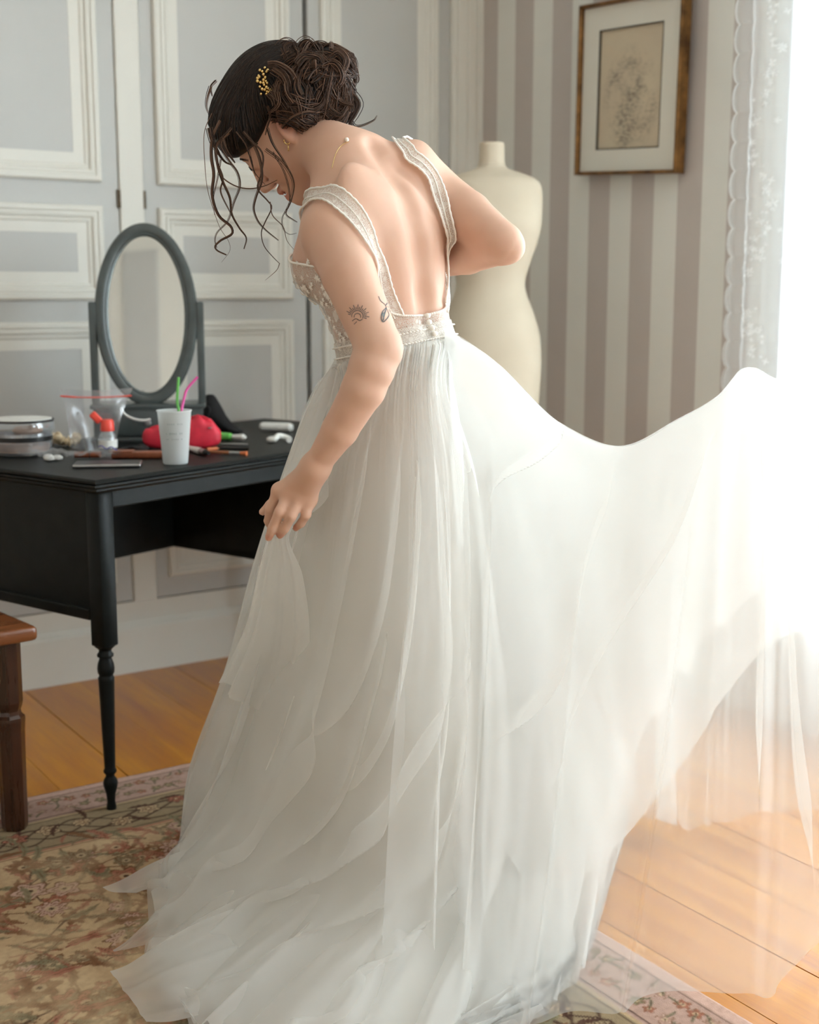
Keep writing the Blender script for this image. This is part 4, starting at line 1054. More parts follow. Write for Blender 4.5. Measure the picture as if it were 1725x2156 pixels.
# legs and feet, under the skirt
HIP = rdz(856, 850, 2.235)
for sd in (-1, 1):
    hp = HIP + TR * sd * 0.075; kn = A3(hp[0] + 0.02, hp[1] + 0.03, 0.47); an = A3(hp[0] + 0.01, hp[1], 0.102)
    limbs += [Cone(hp, kn, 0.066, 0.048, 0.04), Cone(kn, A3(kn[0], kn[1] - 0.01, 0.33), 0.048, 0.046, 0.02), Cone(A3(kn[0], kn[1] - 0.01, 0.33), an, 0.045, 0.030, 0.02),
              Cone(an, an + TF * 0.15 + A3(0, 0, -0.066), 0.030, 0.019, 0.02), Cone(an, an - TF * 0.03 + A3(0, 0, -0.057), 0.028, 0.024, 0.02)]
# head
HU = unit(A3(-0.757, 0.0, 0.653)); HN0 = unit(A3(-0.653, 0, -0.757)); HL0 = A3(0, -1, 0)
al = math.radians(12); HN = math.cos(al) * HN0 - math.sin(al) * HL0; HL = math.cos(al) * HL0 + math.sin(al) * HN0
HM = np.stack([HL, HN, HU])
HO = rdz(590, 272, 2.272) - 0.071 * HL
hd = lambda x, y, z: HO + x * HL + y * HN + z * HU
head = [Ell(hd(0, -.014, .045), (.072, .092, .080), HM, 0.02), Ell(hd(0, .030, -.015), (.058, .060, .085), HM, 0.03),
        Cone(hd(0, .064, -.084), hd(.046, .004, -.052), .0205, .018, .025), Cone(hd(0, .064, -.084), hd(-.046, .004, -.052), .0205, .018, .025),
        Ell(hd(.034, .052, -.030), (.026, .026, .030), HM, .025), Ell(hd(-.034, .052, -.030), (.026, .026, .030), HM, .025),
        Cone(hd(-.030, .078, .024), hd(.030, .078, .024), .0145, .0145, .02),
        Ell(hd(.031, .104, .004), (.017, .017, .013), HM, .012, 'sub'), Ell(hd(-.031, .104, .004), (.017, .017, .013), HM, .012, 'sub'),
        Ell(hd(.031, .080, .003), (.0145, .0125, .0115), HM, .004), Ell(hd(-.031, .080, .003), (.0145, .0125, .0115), HM, .004),
        Cone(hd(0, .088, .016), hd(0, .108, -.028), .0075, .0098, .012), Ell(hd(0, .108, -.031), (.0105, .010, .009), HM, .006),
        Ell(hd(.011, .098, -.036), (.0085, .010, .0075), HM, .006), Ell(hd(-.011, .098, -.036), (.0085, .010, .0075), HM, .006),
        Cone(hd(.022, .082, -.062), hd(0, .093, -.056), .005, .0072, .008), Cone(hd(-.022, .082, -.062), hd(0, .093, -.056), .005, .0072, .008),
        Cone(hd(.018, .082, -.071), hd(0, .090, -.073), .005, .0078, .008), Cone(hd(-.018, .082, -.071), hd(0, .090, -.073), .005, .0078, .008),
        Cone(hd(.021, .090, -.0645), hd(-.021, .090, -.0645), .0036, .0036, .003, 'sub'), Cone(hd(0, .100, -.0645), hd(0, .09, -.0645), .0045, .004, .003, 'sub'),
        Ell(hd(0, .076, -.089), (.019, .016, .014), HM, .015)]
for sd in (1, -1):                              # ears
    eu = unit(HU + 0.5 * -HN); en = unit(HN - eu * (HN @ eu)); ex = unit(sd * HL - 0.35 * HN); en = unit(np.cross(eu, ex)); EM = np.stack([ex, en, eu])
    c = hd(sd * .077, -.012, -.004)
    head += [Ell(c, (.0080, .0155, .027), EM, .006), Ell(c + ex * .0085 - en * sd * 0, (.0062, .009, .015), EM, .004, 'sub'), Ell(c - eu * .024 + ex * .001, (.0055, .0075, .009), EM, .006)]
# keep neck against skull
ALL = torso_prims + limbs + head
def eval_prims(prims, p, start=1.0):
    d = np.full(p.shape[:-1], start)
    for q_ in prims:
        v = q_.f(p)
        d = smin(d, v, q_.k) if q_.op == 'add' else smax(d, -v, q_.k)
    return d
def sdf_grid(prims, lo, hi, h):
    n = np.ceil((hi - lo) / h).astype(int) + 1
    G = np.full(n, 0.2, np.float32)
    ax = [lo[i] + h * np.arange(n[i]) for i in range(3)]
    for q_ in prims:
        a, b = q_.box()
        i0 = np.clip(np.floor((a - lo) / h).astype(int), 0, n); i1 = np.clip(np.ceil((b - lo) / h).astype(int) + 1, 0, n)
        if np.any(i1 <= i0): continue
        for z0 in range(i0[2], i1[2], 48):
            z1 = min(z0 + 48, i1[2])
            p = np.stack(np.meshgrid(ax[0][i0[0]:i1[0]], ax[1][i0[1]:i1[1]], ax[2][z0:z1], indexing='ij'), -1)
            v = q_.f(p); s = np.s_[i0[0]:i1[0], i0[1]:i1[1], z0:z1]
            G[s] = smin(G[s], v, q_.k) if q_.op == 'add' else smax(G[s], -v, q_.k)
    return G, ax
def surface_nets(G, lo, h):
    S = G < 0
    c = np.zeros(tuple(np.array(G.shape) - 1), np.int8)
    for i in (0, 1):
        for j in (0, 1):
            for k in (0, 1):
                c += S[i:G.shape[0] - 1 + i, j:G.shape[1] - 1 + j, k:G.shape[2] - 1 + k]
    act = (c > 0) & (c < 8)
    I = np.argwhere(act); n = len(I)
    idx = np.full(act.shape, -1, np.int32); idx[tuple(I.T)] = np.arange(n)
    acc = np.zeros((n, 3)); cnt = np.zeros(n)
    cor = [(i, j, k) for i in (0, 1) for j in (0, 1) for k in (0, 1)]
    val = {o: G[I[:, 0] + o[0], I[:, 1] + o[1], I[:, 2] + o[2]].astype(float) for o in cor}
    for o in cor:
        for a in range(3):
            if o[a]: continue
            o2 = list(o); o2[a] = 1; o2 = tuple(o2)
            v0, v1 = val[o], val[o2]; m_ = (v0 < 0) != (v1 < 0)
            t = np.where(m_, v0 / np.where(m_, v0 - v1, 1), 0)
            P = np.array(o, float)[None] + 0 * acc; P[:, a] += t
            acc += P * m_[:, None]; cnt += m_
    V = (I + acc / cnt[:, None]) * h + lo
    Fs = []
    for a in range(3):
        b_, c_ = (a + 1) % 3, (a + 2) % 3
        sl0 = [slice(None)] * 3; sl1 = [slice(None)] * 3; sl0[a] = slice(0, -1); sl1[a] = slice(1, None)
        ch = S[tuple(sl0)] != S[tuple(sl1)]
        E = np.argwhere(ch); E = E[(E[:, b_] > 0) & (E[:, c_] > 0) & (E[:, b_] < G.shape[b_] - 1) & (E[:, c_] < G.shape[c_] - 1)]
        ins = S[E[:, 0], E[:, 1], E[:, 2]]
        def g(db, dc):
            Q = E.copy(); Q[:, b_] += db; Q[:, c_] += dc; return idx[Q[:, 0], Q[:, 1], Q[:, 2]]
        quad = np.stack([g(-1, -1), g(0, -1), g(0, 0), g(-1, 0)], -1)
        quad = np.where(ins[:, None], quad, quad[:, ::-1]); Fs.append(quad)
    return V, np.concatenate(Fs)
def smooth_mesh(V, Fq, it=2, lam=0.5):
    e = np.concatenate([Fq[:, [0, 1]], Fq[:, [1, 2]], Fq[:, [2, 3]], Fq[:, [3, 0]]])
    for _ in range(it):
        acc = np.zeros_like(V); cnt = np.zeros(len(V))
        for c_ in range(3): acc[:, c_] = np.bincount(e[:, 0], V[e[:, 1], c_], len(V)) + np.bincount(e[:, 1], V[e[:, 0], c_], len(V))
        cnt = np.bincount(e[:, 0], minlength=len(V)) + np.bincount(e[:, 1], minlength=len(V))
        V = V + lam * (acc / cnt[:, None] - V)
    return V
lo, hi = A3(-0.42, 1.93, -0.01), A3(0.245, 2.54, 1.66)
HB = 0.003
G, _ = sdf_grid(ALL, lo, hi, HB)
Vb_, Fb_ = surface_nets(G, lo, HB)
del G
Vb_ = smooth_mesh(Vb_, Fb_, 2, 0.45)

m = NT('skin')
v = m.coord('Object'); n1 = m.noise(v, 9, 4, 0.6); n2 = m.noise(v, 260, 2)
at = m.n('ShaderNodeAttribute', attribute_name='tone')
base = m.ramp(n1, [(0.3, srgb(206, 164, 141)), (0.7, srgb(213, 173, 150))])
colr_ = m.mix(at.outputs['Fac'], base, srgb(178, 74, 62))
p = m.pbr(colr_, 0.55, Specular_IOR_Level=0.35); m.s(p, 'Normal', m.bump(n2, 0.06, 0.0008))
p.inputs['Subsurface Weight'].default_value = 0.12; p.inputs['Subsurface Radius'].default_value = (0.010, 0.004, 0.002); p.inputs['Subsurface Scale'].default_value = 1.0
M_SKIN = m.done(p)
bloc = rdz_to_world([HIP[0], HIP[1], 0.0])
person = root('person', tuple(bloc), 0, 'person in a backless white tulle wedding gown, bending and lifting the skirt', 'person')
body = link_mesh('body', rdz_to_world(Vb_), Fb_, M_SKIN, person, smooth=True, label='bare back and arms, head bowed in profile')
# natural colour of lips, nail beds and ear rim
tone = np.zeros(len(Vb_))
for c_, rad, w in ((hd(0, .096, -.064), .017, .75), (hd(.012, .090, -.065), .012, .6), (q(566, 1132, 2.062), .008, .35), (q(590, 1127, 2.060), .008, .35), (q(622, 1112, 2.062), .007, .35), (hd(.078, -.018, .0), .03, .35), (hd(.04, .055, -.03), .03, .12)):
    tone = np.maximum(tone, w * np.clip(1.4 - np.linalg.norm(Vb_ - c_, axis=1) / rad, 0, 1))
at_ = body.data.attributes.new('tone', 'FLOAT', 'POINT'); at_.data.foreach_set('value', tone.astype(np.float32))

# ------------------------------------------------------------------ hair
ORG = A3(0, 0, CAM_H)
def rdz_ray(px, py): return unit(world_to_rdz(ray(px, py)))
def hit(pts, prims, t0=1.7, t1=2.8):
    """first crossing of picture rays with the modelled surface (or the closest approach)"""
    D = np.array([rdz_ray(*p_) for p_ in pts]); ts = np.linspace(t0, t1, 440)
    Pq = ORG + D[:, None, :] * ts[None, :, None]
    d = eval_prims(prims, Pq)
    neg = d < 0
    first = np.where(neg.any(1), neg.argmax(1), d.argmin(1))
    out = []
    for i, k in enumerate(first):
        if neg[i].any() and k > 0:
            f0, f1 = d[i, k - 1], d[i, k]; t = ts[k - 1] + (ts[k] - ts[k - 1]) * f0 / (f0 - f1)
        else: t = ts[k]
        out.append(ORG + D[i] * t)
    return np.array(out)
def grad(prims, P, e=0.0015):
    P = np.asarray(P, float); g = np.zeros_like(P)
    for a in range(3):
        dv = np.zeros(3); dv[a] = e; g[..., a] = eval_prims(prims, P + dv) - eval_prims(prims, P - dv)
    return g / (np.linalg.norm(g, axis=-1, keepdims=True) + 1e-12)
def settle(prims, P, off=0.0, it=4):
    for _ in range(it): P = P - grad(prims, P) * (eval_prims(prims, P) - off)[..., None]
    return P

def hair_mat(name, dark, light):
    m = NT(name)
    at = m.n('ShaderNodeAttribute', attribute_name='strand')
    c = m.ramp(at.outputs['Fac'], [(0.0, dark), (0.6, tuple((a + b) / 2 for a, b in zip(dark, light))), (1.0, light)])
    p = m.pbr(c, 0.5); p.inputs['Specular IOR Level'].default_value = 0.3
    return m.done(p)
M_HAIR = hair_mat('dark_brown_hair', (0.004, 0.003, 0.0025, 1), (0.034, 0.018, 0.011, 1))
M_CURL = hair_mat('brown_curl_hair', (0.014, 0.008, 0.006, 1), (0.16, 0.085, 0.052, 1))
def strands_mesh(name, paths, radii, mat, parent, n=4, tip=0.35, label=None, root_r=1.0):
    Vs, Fs, at, off = [], [], [], 0
    for P, r in zip(paths, radii):
        mlen = len(P); t = np.linspace(0, 1, mlen)
        rr = r * (root_r + (1 - root_r) * np.clip(t * 4, 0, 1)) * (1 - (1 - tip) * t ** 2)
        V, Fc = tube(P, rr, n, cap=False)
        Vs.append(V); Fs.append(grid_tube(mlen, n) + off); off += len(V); at.append(np.full(len(V), rh.random()))
    o = link_mesh(name, rdz_to_world(np.concatenate(Vs)), np.concatenate(Fs), mat, parent, smooth=True, label=label)
    a = o.data.attributes.new('strand', 'FLOAT', 'POINT'); a.data.foreach_set('value', np.concatenate(at).astype(np.float32))
    return o
_gt = {}
def grid_tube(m_, n):
    if (m_, n) not in _gt:
        j, i = np.meshgrid(np.arange(m_ - 1), np.arange(n), indexing='ij')
        _gt[(m_, n)] = np.stack([j * n + i, j * n + (i + 1) % n, (j + 1) * n + (i + 1) % n, (j + 1) * n + i], -1).reshape(-1, 4)
    return _gt[(m_, n)]
rh = np.random.default_rng(3)
# solid cap under the strands
class Half:
    def __init__(s, c, nrm, k, op='cut'): s.c, s.nrm, s.k, s.op = c, unit(nrm), k, op
    def f(s, p): return (p - s.c) @ s.nrm
cap_prims = [Ell(hd(0, -.016, .048), (.083, .104, .090), HM, .02), Ell(hd(0.0, .040, .074), (.072, .060, .050), HM, .03), Ell(hd(.030, .050, .052), (.050, .050, .045), HM, .03), Ell(hd(.0, -.085, .005), (.055, .05, .055), HM, .03),
             Ell(hd(-.03, .062, .118), (.026, .020, .014), HM, .01), Ell(hd(-.02, .082, .106), (.022, .016, .014), HM, .008), Ell(hd(-.01, .100, .090), (.020, .014, .015), HM, .008)]
def cap_sdf(p):
    d = eval_prims(cap_prims, p)
    qh = (p - HO) @ HM.T
    x, y, z = qh[..., 0], qh[..., 1], qh[..., 2]
    # hairline: from the brow over the temple, in front of the ear, behind it and down to the nape
    line = np.interp(y, [-.12, -.075, -.045, -.02, .0, .02, .045, .075, .11], [-.062, -.052, -.030, .020, .026, .020, .018, .026, .040])
    return smax(d, (line - z) * 0.8, 0.010)
lo_h, hi_h = HO - 0.19, HO + 0.19
hs = 0.004; nn_ = np.ceil((hi_h - lo_h) / hs).astype(int)
axs = [lo_h[i] + hs * np.arange(nn_[i]) for i in range(3)]
Pg = np.stack(np.meshgrid(*axs, indexing='ij'), -1)
Gh = cap_sdf(Pg).astype(np.float32)
Vh, Fh = surface_nets(Gh, lo_h, hs); Vh = smooth_mesh(Vh, Fh, 3)
hair = link_mesh('hair', rdz_to_world(Vh), Fh, M_HAIR, person, smooth=True, label='dark brown hair pinned up in a loose curled bun')
# combed strands over the cap, sweeping from the hairline back to the bun
BUN = hd(-.004, -.118, .030)
def bun_c(): return BUN
paths, rad = [], []
starts = []
for k in range(1500):
    th = rh.uniform(-1.9, 1.9); y0 = rh.uniform(-.07, .115)
    starts.append((th, y0))
for th, y0 in starts:
    p0 = hd(.09 * math.sin(th), y0, .05 + .10 * math.cos(th))
    T = np.linspace(0, 1, 16)
    tgt = BUN + rh.normal(0, .016, 3)
    P = p0[None] * (1 - T[:, None]) + tgt[None] * T[:, None]
    P = P + HU * (0.06 * np.sin(T * math.pi))[:, None] + HL * (0.05 * math.sin(th) * np.sin(T * math.pi))[:, None]
    paths.append(P); rad.append(rh.uniform(.0007, .0013))
allP = np.array(paths)
for _ in range(3):
    v = cap_sdf(allP)[..., None]; e = 0.002; g = np.stack([cap_sdf(allP + np.eye(3)[a] * e) - cap_sdf(allP - np.eye(3)[a] * e) for a in range(3)], -1)
    g /= np.linalg.norm(g, axis=-1, keepdims=True) + 1e-9
    allP = allP - g * (v - rh.uniform(0, .0025, (len(paths), 1, 1)))
strands_mesh('combed_strands', list(allP), rad, M_HAIR, hair)
# the bun: wound locks, each a bundle of strands, with loose curls on top
def lock(ctrl, nstr, spread, r, curl=0.0, turns=0.0, npt=26, conv=True):
    P0 = spline(np.array(ctrl), npt); T = np.linspace(0, 1, npt)
    tan = np.gradient(P0, axis=0); tan /= np.linalg.norm(tan, axis=1)[:, None] + 1e-9
    a = np.cross(tan, A3(0.3, 0.9, 0.1)); a /= np.linalg.norm(a, axis=1)[:, None] + 1e-9; b = np.cross(tan, a)
    ph0 = rh.random() * 6.28
    P0 = P0 + curl * (np.cos(turns * 6.28 * T + ph0)[:, None] * a + np.sin(turns * 6.28 * T + ph0)[:, None] * b) * np.clip(T * 3, 0, 1)[:, None]
    out = []
    for _ in range(nstr):
        u, w = rh.normal(0, spread, 2); tw = rh.normal(0, .5)
        env = (1 - 0.65 * T ** 1.5) if conv else 1
        ang = tw * T
        out.append(P0 + ((u * np.cos(ang) - w * np.sin(ang)) * env)[:, None] * a + ((u * np.sin(ang) + w * np.cos(ang)) * env)[:, None] * b)
    return out, [r * rh.uniform(.7, 1.25) for _ in range(nstr)]
BC = rdz(668, 186, 2.315)                          # bun centre
bp, br = [], []
for k in range(86):                              # arcs wound over the bun
    ax = unit(rh.normal(0, 1, 3) + A3(0, -0.6, 0.2)); s0 = unit(np.cross(ax, rh.normal(0, 1, 3))); s1 = np.cross(ax, s0)
    R0 = rh.uniform(.040, .066); a0 = rh.random() * 6.28; sw = rh.uniform(1.2, 2.8)
    tt = np.linspace(0, 1, 6)
    cen = BC + ax * rh.uniform(-.03, .03)
    C_ = [cen + A3(.92, 1, 1.0) * (R0 * (1 + .10 * math.sin(5 * t_ + k)) * (math.cos(a0 + sw * t_) * s0 + math.sin(a0 + sw * t_) * s1)) for t_ in tt]
    p_, r_ = lock(C_, 15, .0042, .00075, .002, 1.2); bp += p_; br += r_
core = [Ell(BC, (.056, .058, .060), None, .02), Ell(rdz(620, 220, 2.29), (.045, .055, .050), None, .02), Ell(rdz(690, 240, 2.32), (.040, .045, .030), None, .02), Ell(rdz(620, 140, 2.32), (.042, .045, .034), None, .02), Ell(rdz(700, 140, 2.32), (.034, .038, .034), None, .02)]
lo_b, hi_b = BC - 0.13, BC + 0.13
nb_ = np.ceil((hi_b - lo_b) / hs).astype(int); axb = [lo_b[i] + hs * np.arange(nb_[i]) for i in range(3)]
Gb = eval_prims(core, np.stack(np.meshgrid(*axb, indexing='ij'), -1)).astype(np.float32)
Vk, Fk = surface_nets(Gb, lo_b, hs)
link_mesh('bun_core', rdz_to_world(Vk), Fk, M_HAIR, hair, smooth=True)
for k in range(110):                             # locks swept over the side we see
    x0, y0 = rh.uniform(588, 742), rh.uniform(108, 268)
    if ((x0 - 662) / 86) ** 2 + ((y0 - 188) / 88) ** 2 > 1: continue
    sw = rh.uniform(-1, 1); a0 = math.atan2(y0 - 190, x0 - 665) + math.pi / 2 * (1 if rh.random() < .7 else -1); L = rh.uniform(14, 26)
    pl = []
    for q_ in range(5): pl.append((x0, y0)); x0 += L * math.cos(a0); y0 += L * math.sin(a0); a0 += sw * .45
    C_ = hit(pl, core) + A3(0, -.003, 0)
    C_ = settle(core, C_, rh.uniform(.002, .007), 2)
    p_, r_ = lock(C_, 16, .0038, .00075, .0015, 1.0); bp += p_; br += r_
def pxs(pts, d0, d1=None):
    d1 = d0 if d1 is None else d1; n = len(pts)
    return [rdz(380 + x / 3.9205, 60 + y / 3.9205, d0 + (d1 - d0) * i / max(n - 1, 1)) for i, (x, y) in enumerate(pts)]
loops = [([(830, 330), (800, 200), (880, 120), (960, 170), (950, 300)], 2.29, 26), ([(900, 260), (870, 150), (930, 110), (980, 200)], 2.27, 20), ([(980, 250), (1000, 140), (1060, 110), (1120, 170), (1080, 300)], 2.29, 28),
         ([(1080, 260), (1120, 140), (1200, 130), (1240, 200), (1180, 330)], 2.30, 30), ([(1150, 230), (1250, 150), (1350, 190), (1430, 270), (1430, 370), (1380, 420)], 2.30, 26), ([(1180, 260), (1290, 190), (1400, 270), (1440, 330), (1400, 290)], 2.28, 22),
         ([(1230, 240), (1310, 200), (1370, 270), (1330, 380), (1290, 460), (1310, 560), (1400, 640)], 2.27, 34), ([(1150, 330), (1270, 300), (1330, 400), (1280, 520), (1330, 600), (1430, 640)], 2.26, 34), ([(1340, 460), (1420, 540), (1470, 620), (1440, 700), (1400, 780), (1430, 830), (1530, 860), (1575, 880)], 2.29, 16),
         ([(1370, 540), (1450, 590), (1460, 680), (1400, 760), (1450, 840), (1560, 870)], 2.30, 12), ([(880, 350), (930, 430), (900, 530), (940, 640), (960, 720)], 2.24, 34), ([(760, 330), (850, 400), (900, 520), (910, 620), (960, 700)], 2.235, 40), ([(720, 300), (800, 300), (900, 340), (960, 440), (940, 560)], 2.235, 40),
         ([(740, 520), (800, 600), (860, 680), (930, 740), (960, 700)], 2.235, 30), ([(1000, 430), (1060, 560), (1020, 660), (1090, 690), (1160, 620)], 2.25, 30), ([(1000, 620), (1080, 680), (1150, 640), (1190, 560)], 2.24, 26), ([(1020, 700), (1040, 790), (1010, 840)], 2.26, 14),
         ([(1080, 720), (1200, 800), (1330, 770), (1390, 680)], 2.27, 30), ([(1060, 780), (1180, 830), (1300, 800)], 2.27, 26), ([(1190, 560), (1240, 660), (1330, 720), (1380, 660)], 2.26, 26), ([(1100, 260), (1120, 380), (1150, 470), (1200, 420)], 2.25, 26), ([(820, 240), (780, 180), (730, 110)], 2.29, 4), ([(1400, 700), (1450, 800), (1600, 760), (1620, 720)], 2.31, 3), ([(1250, 830), (1350, 870), (1480, 880)], 2.31, 4), ([(960, 300), (1040, 220), (1150, 250), (1180, 360)], 2.25, 34), ([(840, 420), (900, 470), (980, 440), (1000, 340)], 2.24, 34)]
for pts, d_, ns in loops:
    p_, r_ = lock(pxs(pts, d_, d_ + .01), ns, .0036 if ns > 15 else .0018, .00068, .0015, 1.0, 30, True); bp += p_; br += r_
strands_mesh('curled_bun', bp, br, M_CURL, hair)
# tendrils framing the face
tend = [([(330, 760), (265, 900), (255, 1060), (275, 1200), (262, 1380), (320, 1550), (420, 1640), (428, 1690), (330, 1750), (285, 1800), (300, 1830), (380, 1870)], 12, .0014), ([(420, 820), (330, 950), (400, 1090), (470, 1190), (490, 1300), (440, 1440), (390, 1590), (300, 1690), (285, 1750), (300, 1810)], 10, .0013),
        ([(400, 860), (300, 960), (310, 1130), (350, 1260), (410, 1400), (425, 1530), (490, 1650), (545, 1730), (525, 1820)], 9, .0011), ([(260, 700), (200, 850), (205, 1150), (225, 1330), (275, 1500), (330, 1650), (400, 1760), (410, 1830), (340, 1930)], 2, .0005),
        ([(520, 850), (600, 950), (660, 1100), (670, 1250), (620, 1400), (605, 1490), (640, 1590), (700, 1660), (810, 1750)], 8, .0011), ([(560, 900), (680, 1030), (670, 1200), (640, 1320), (720, 1420), (755, 1470), (700, 1600), (670, 1680), (690, 1790), (760, 1880), (820, 1940)], 5, .0010),
        ([(700, 1000), (850, 1120), (930, 1270), (910, 1420), (870, 1530), (930, 1580), (965, 1600)], 4, .0012), ([(760, 1020), (860, 1200), (900, 1440), (840, 1560), (850, 1660), (900, 1700), (960, 1690)], 2, .0008), ([(640, 950), (560, 1000), (590, 1090), (610, 1180), (700, 1290)], 3, .0008),
        ([(290, 1000), (330, 1200), (440, 1290), (560, 1320), (690, 1300), (800, 1250)], 6, .0009), ([(330, 1080), (300, 1250), (270, 1400), (280, 1540)], 3, .0008), ([(740, 1430), (760, 1540), (850, 1640), (880, 1750), (960, 1850)], 2, .0008), ([(310, 1120), (350, 1240), (330, 1340), (400, 1500), (430, 1560)], 4, .001), ([(820, 1940), (800, 1990), (700, 2080)], 1, .0004),
        ([(250, 480), (225, 560), (215, 640), (230, 700)], 10, .0016), ([(290, 430), (250, 480), (262, 560)], 10, .0016), ([(250, 860), (300, 1000), (370, 1100), (440, 1130)], 14, .0016), ([(240, 820), (270, 950), (320, 1040)], 20, .0025), ([(340, 900), (380, 1010), (450, 1110)], 14, .0022), ([(460, 850), (540, 960), (590, 1120), (620, 1220)], 5, .0014), ([(720, 640), (740, 720), (720, 800), (700, 880)], 10, .0016), ([(720, 820), (760, 940), (860, 1100), (930, 1240)], 8, .0016)]
tp, tr_ = [], []
for pts, ns, sp in tend:
    zc_ = 2.245
    P = pxs(pts, zc_, zc_ + 0.012)
    p_, r_ = lock(P, ns, sp, .00062, .0, .0, 44, True); tp += p_; tr_ += r_
strands_mesh('face_tendrils', tp, tr_, M_CURL, hair, tip=0.3)
# lashes and brow of the visible eye
lash = []
for pts in ([(521, 354), (529, 359), (537, 360)], [(523, 352), (531, 357), (538, 357)], [(500, 336), (512, 334), (524, 336)], [(502, 338), (513, 336), (524, 338)]):
    p_, r_ = lock(settle(head, hit(pts, head), .0008), 5, .0006, .0004, 0, 0, 12, True); lash += list(zip(p_, r_))
strands_mesh('lashes_and_brow', [a for a, b in lash], [b for a, b in lash], M_HAIR, hair, tip=.3)
# gold blossom hair comb
M_GOLD = simple('pale_gold', srgb(226, 196, 132), 0.22, 0.1, 80, Metallic=0.95)
cb, bal = [], np.array([(700, 330), (660, 350), (715, 362), (650, 395), (690, 385), (655, 405), (640, 440), (665, 450), (690, 430), (710, 440), (720, 455), (660, 485), (680, 505), (695, 470), (715, 490), (730, 500), (745, 510), (735, 530), (715, 545), (670, 545), (705, 410), (680, 360), (725, 350), (640, 415), (690, 455), (720, 525), (755, 520), (700, 510)])
for k, (x, y) in enumerate(bal):
    p_ = hit([(380 + x / 3.9205, 60 + y / 3.9205)], cap_prims)[0] - A3(0, .006, 0)
    r_ = .0022 + .0010 * rh.random()
    V, Fc = lathe([(0.0002, -r_), (r_ * .7, -r_ * .7), (r_, 0), (r_ * .7, r_ * .7), (.0002, r_)], 8); cb.append((V + p_, Fc))
stem = [tube(spline([rdz(380 + a / 3.92, 60 + b / 3.92, 2.20) for a, b in pl], 8) * 1.0, .0006, 5) for pl in ([(700, 330), (690, 430), (720, 530)], [(650, 395), (690, 450), (735, 500)], [(670, 545), (690, 480), (715, 360)])]
V, Fc = join(*cb); comb = link_mesh('hair_comb', rdz_to_world(V), Fc, M_GOLD, person, smooth=True, label='pale gold blossom hair comb')
# earring, necklace clasp
er = rdz(605, 296, 2.262)
V, Fc = join(tube([er + A3(.0055 * math.cos(t_), -.002 * math.sin(t_), .0055 * math.sin(t_)) for t_ in np.linspace(math.pi * .9, math.pi * 2.1, 14)], .0012, 8), tube([er + A3(.0015, -.001, -.0055), er + A3(.002, -.001, -.0175)], .0011, 8))
link_mesh('earring', rdz_to_world(V), Fc, M_GOLD, person, smooth=True, label='gold drop earring')
nk = settle(ALL, hit([(700, 355), (706, 330), (715, 312), (727, 302), (734, 299)], ALL), .0012)
V, Fc = tube(spline(nk, 30), .0006, 6); nl = link_mesh('necklace', rdz_to_world(V), Fc, M_GOLD, person, smooth=True, label='fine gold necklace with a pearl at the nape')
V, Fc = lathe([(.0004, -.004), (.0028, -.0028), (.004, 0), (.0028, .0028), (.0004, .004)], 12)
M_PEARL = simple('pearl', srgb(240, 226, 210), 0.15)
link_mesh('pearl', rdz_to_world(V + nk[-1] + A3(-.003, -.002, .003)), Fc, M_PEARL, nl, smooth=True)
# arm tattoos: fine ink lines lying on the skin
arm_prims = [l_ for l_ in limbs[:8]]
M_TATTOO = simple('tattoo_ink', srgb(62, 66, 70), 0.6)
def ink(lines, w):
    parts = []
    for pl in lines:
        P = settle(arm_prims, hit(pl, arm_prims), .0004)
        if len(P) > 2: P = spline(P, 4 * len(P)); P = settle(arm_prims, P, .0004)
        nrm = grad(arm_prims, P); t_ = np.gradient(P, axis=0); t_ /= np.linalg.norm(t_, axis=1)[:, None] + 1e-9
        s_ = np.cross(t_, nrm) * w; n_ = len(P)
        parts.append((np.concatenate([P + s_, P - s_]), [(i, i + 1, n_ + i + 1, n_ + i) for i in range(n_ - 1)]))
    return join(*parts)
cx0, cy0 = 757, 660
sun = [[(cx0 - 4 + 12 * math.cos(a), cy0 + 6 - 12 * math.sin(a)) for a in np.linspace(-.4, 3.3, 9)], [(cx0 - 4 + 7 * math.cos(a), cy0 + 7 - 7 * math.sin(a)) for a in np.linspace(-.3, 3.4, 7)]]
for i_, a in enumerate(np.linspace(-.25, 2.9, 17)): sun.append([(cx0 - 4 + 14 * math.cos(a), cy0 + 6 - 14 * math.sin(a)), (cx0 - 4 + (20 + 5 * (i_ % 2)) * math.cos(a), cy0 + 6 - (20 + 5 * (i_ % 2)) * math.sin(a))])
sun += [[(742, 676), (750, 671), (758, 675), (764, 672)], [(746, 683), (752, 677)]]
V, Fc = ink(sun, .00055); link_mesh('tattoo', rdz_to_world(V), Fc, M_TATTOO, body, label='rayed half-sun tattoo on the left upper arm')
lf = [[(797, 624), (802, 634), (811, 642), (814, 650)], [(812, 643), (818, 634), (817, 630)], [(813, 648), (805, 658), (803, 672), (806, 678), (814, 672), (819, 661), (813, 648)], [(813, 650), (810, 662), (806, 676)], [(815, 645), (822, 646)], [(818, 652), (826, 664), (832, 672)]]
V, Fc = ink(lf, .0008); link_mesh('tattoo', rdz_to_world(V), Fc, M_TATTOO, body, label='leaf sprig tattoo above the left elbow')
M_TATL = simple('tattoo_shade', srgb(112, 112, 108), 0.6)
fill = [[(813 - k * .5, 652 + k), (804 + k * .35, 662 + k * .8)] for k in np.linspace(0, 14, 9)]
V, Fc = ink(fill, .0006); link_mesh('tattoo', rdz_to_world(V), Fc, M_TATL, body, label='grey shading inside the leaf tattoo')

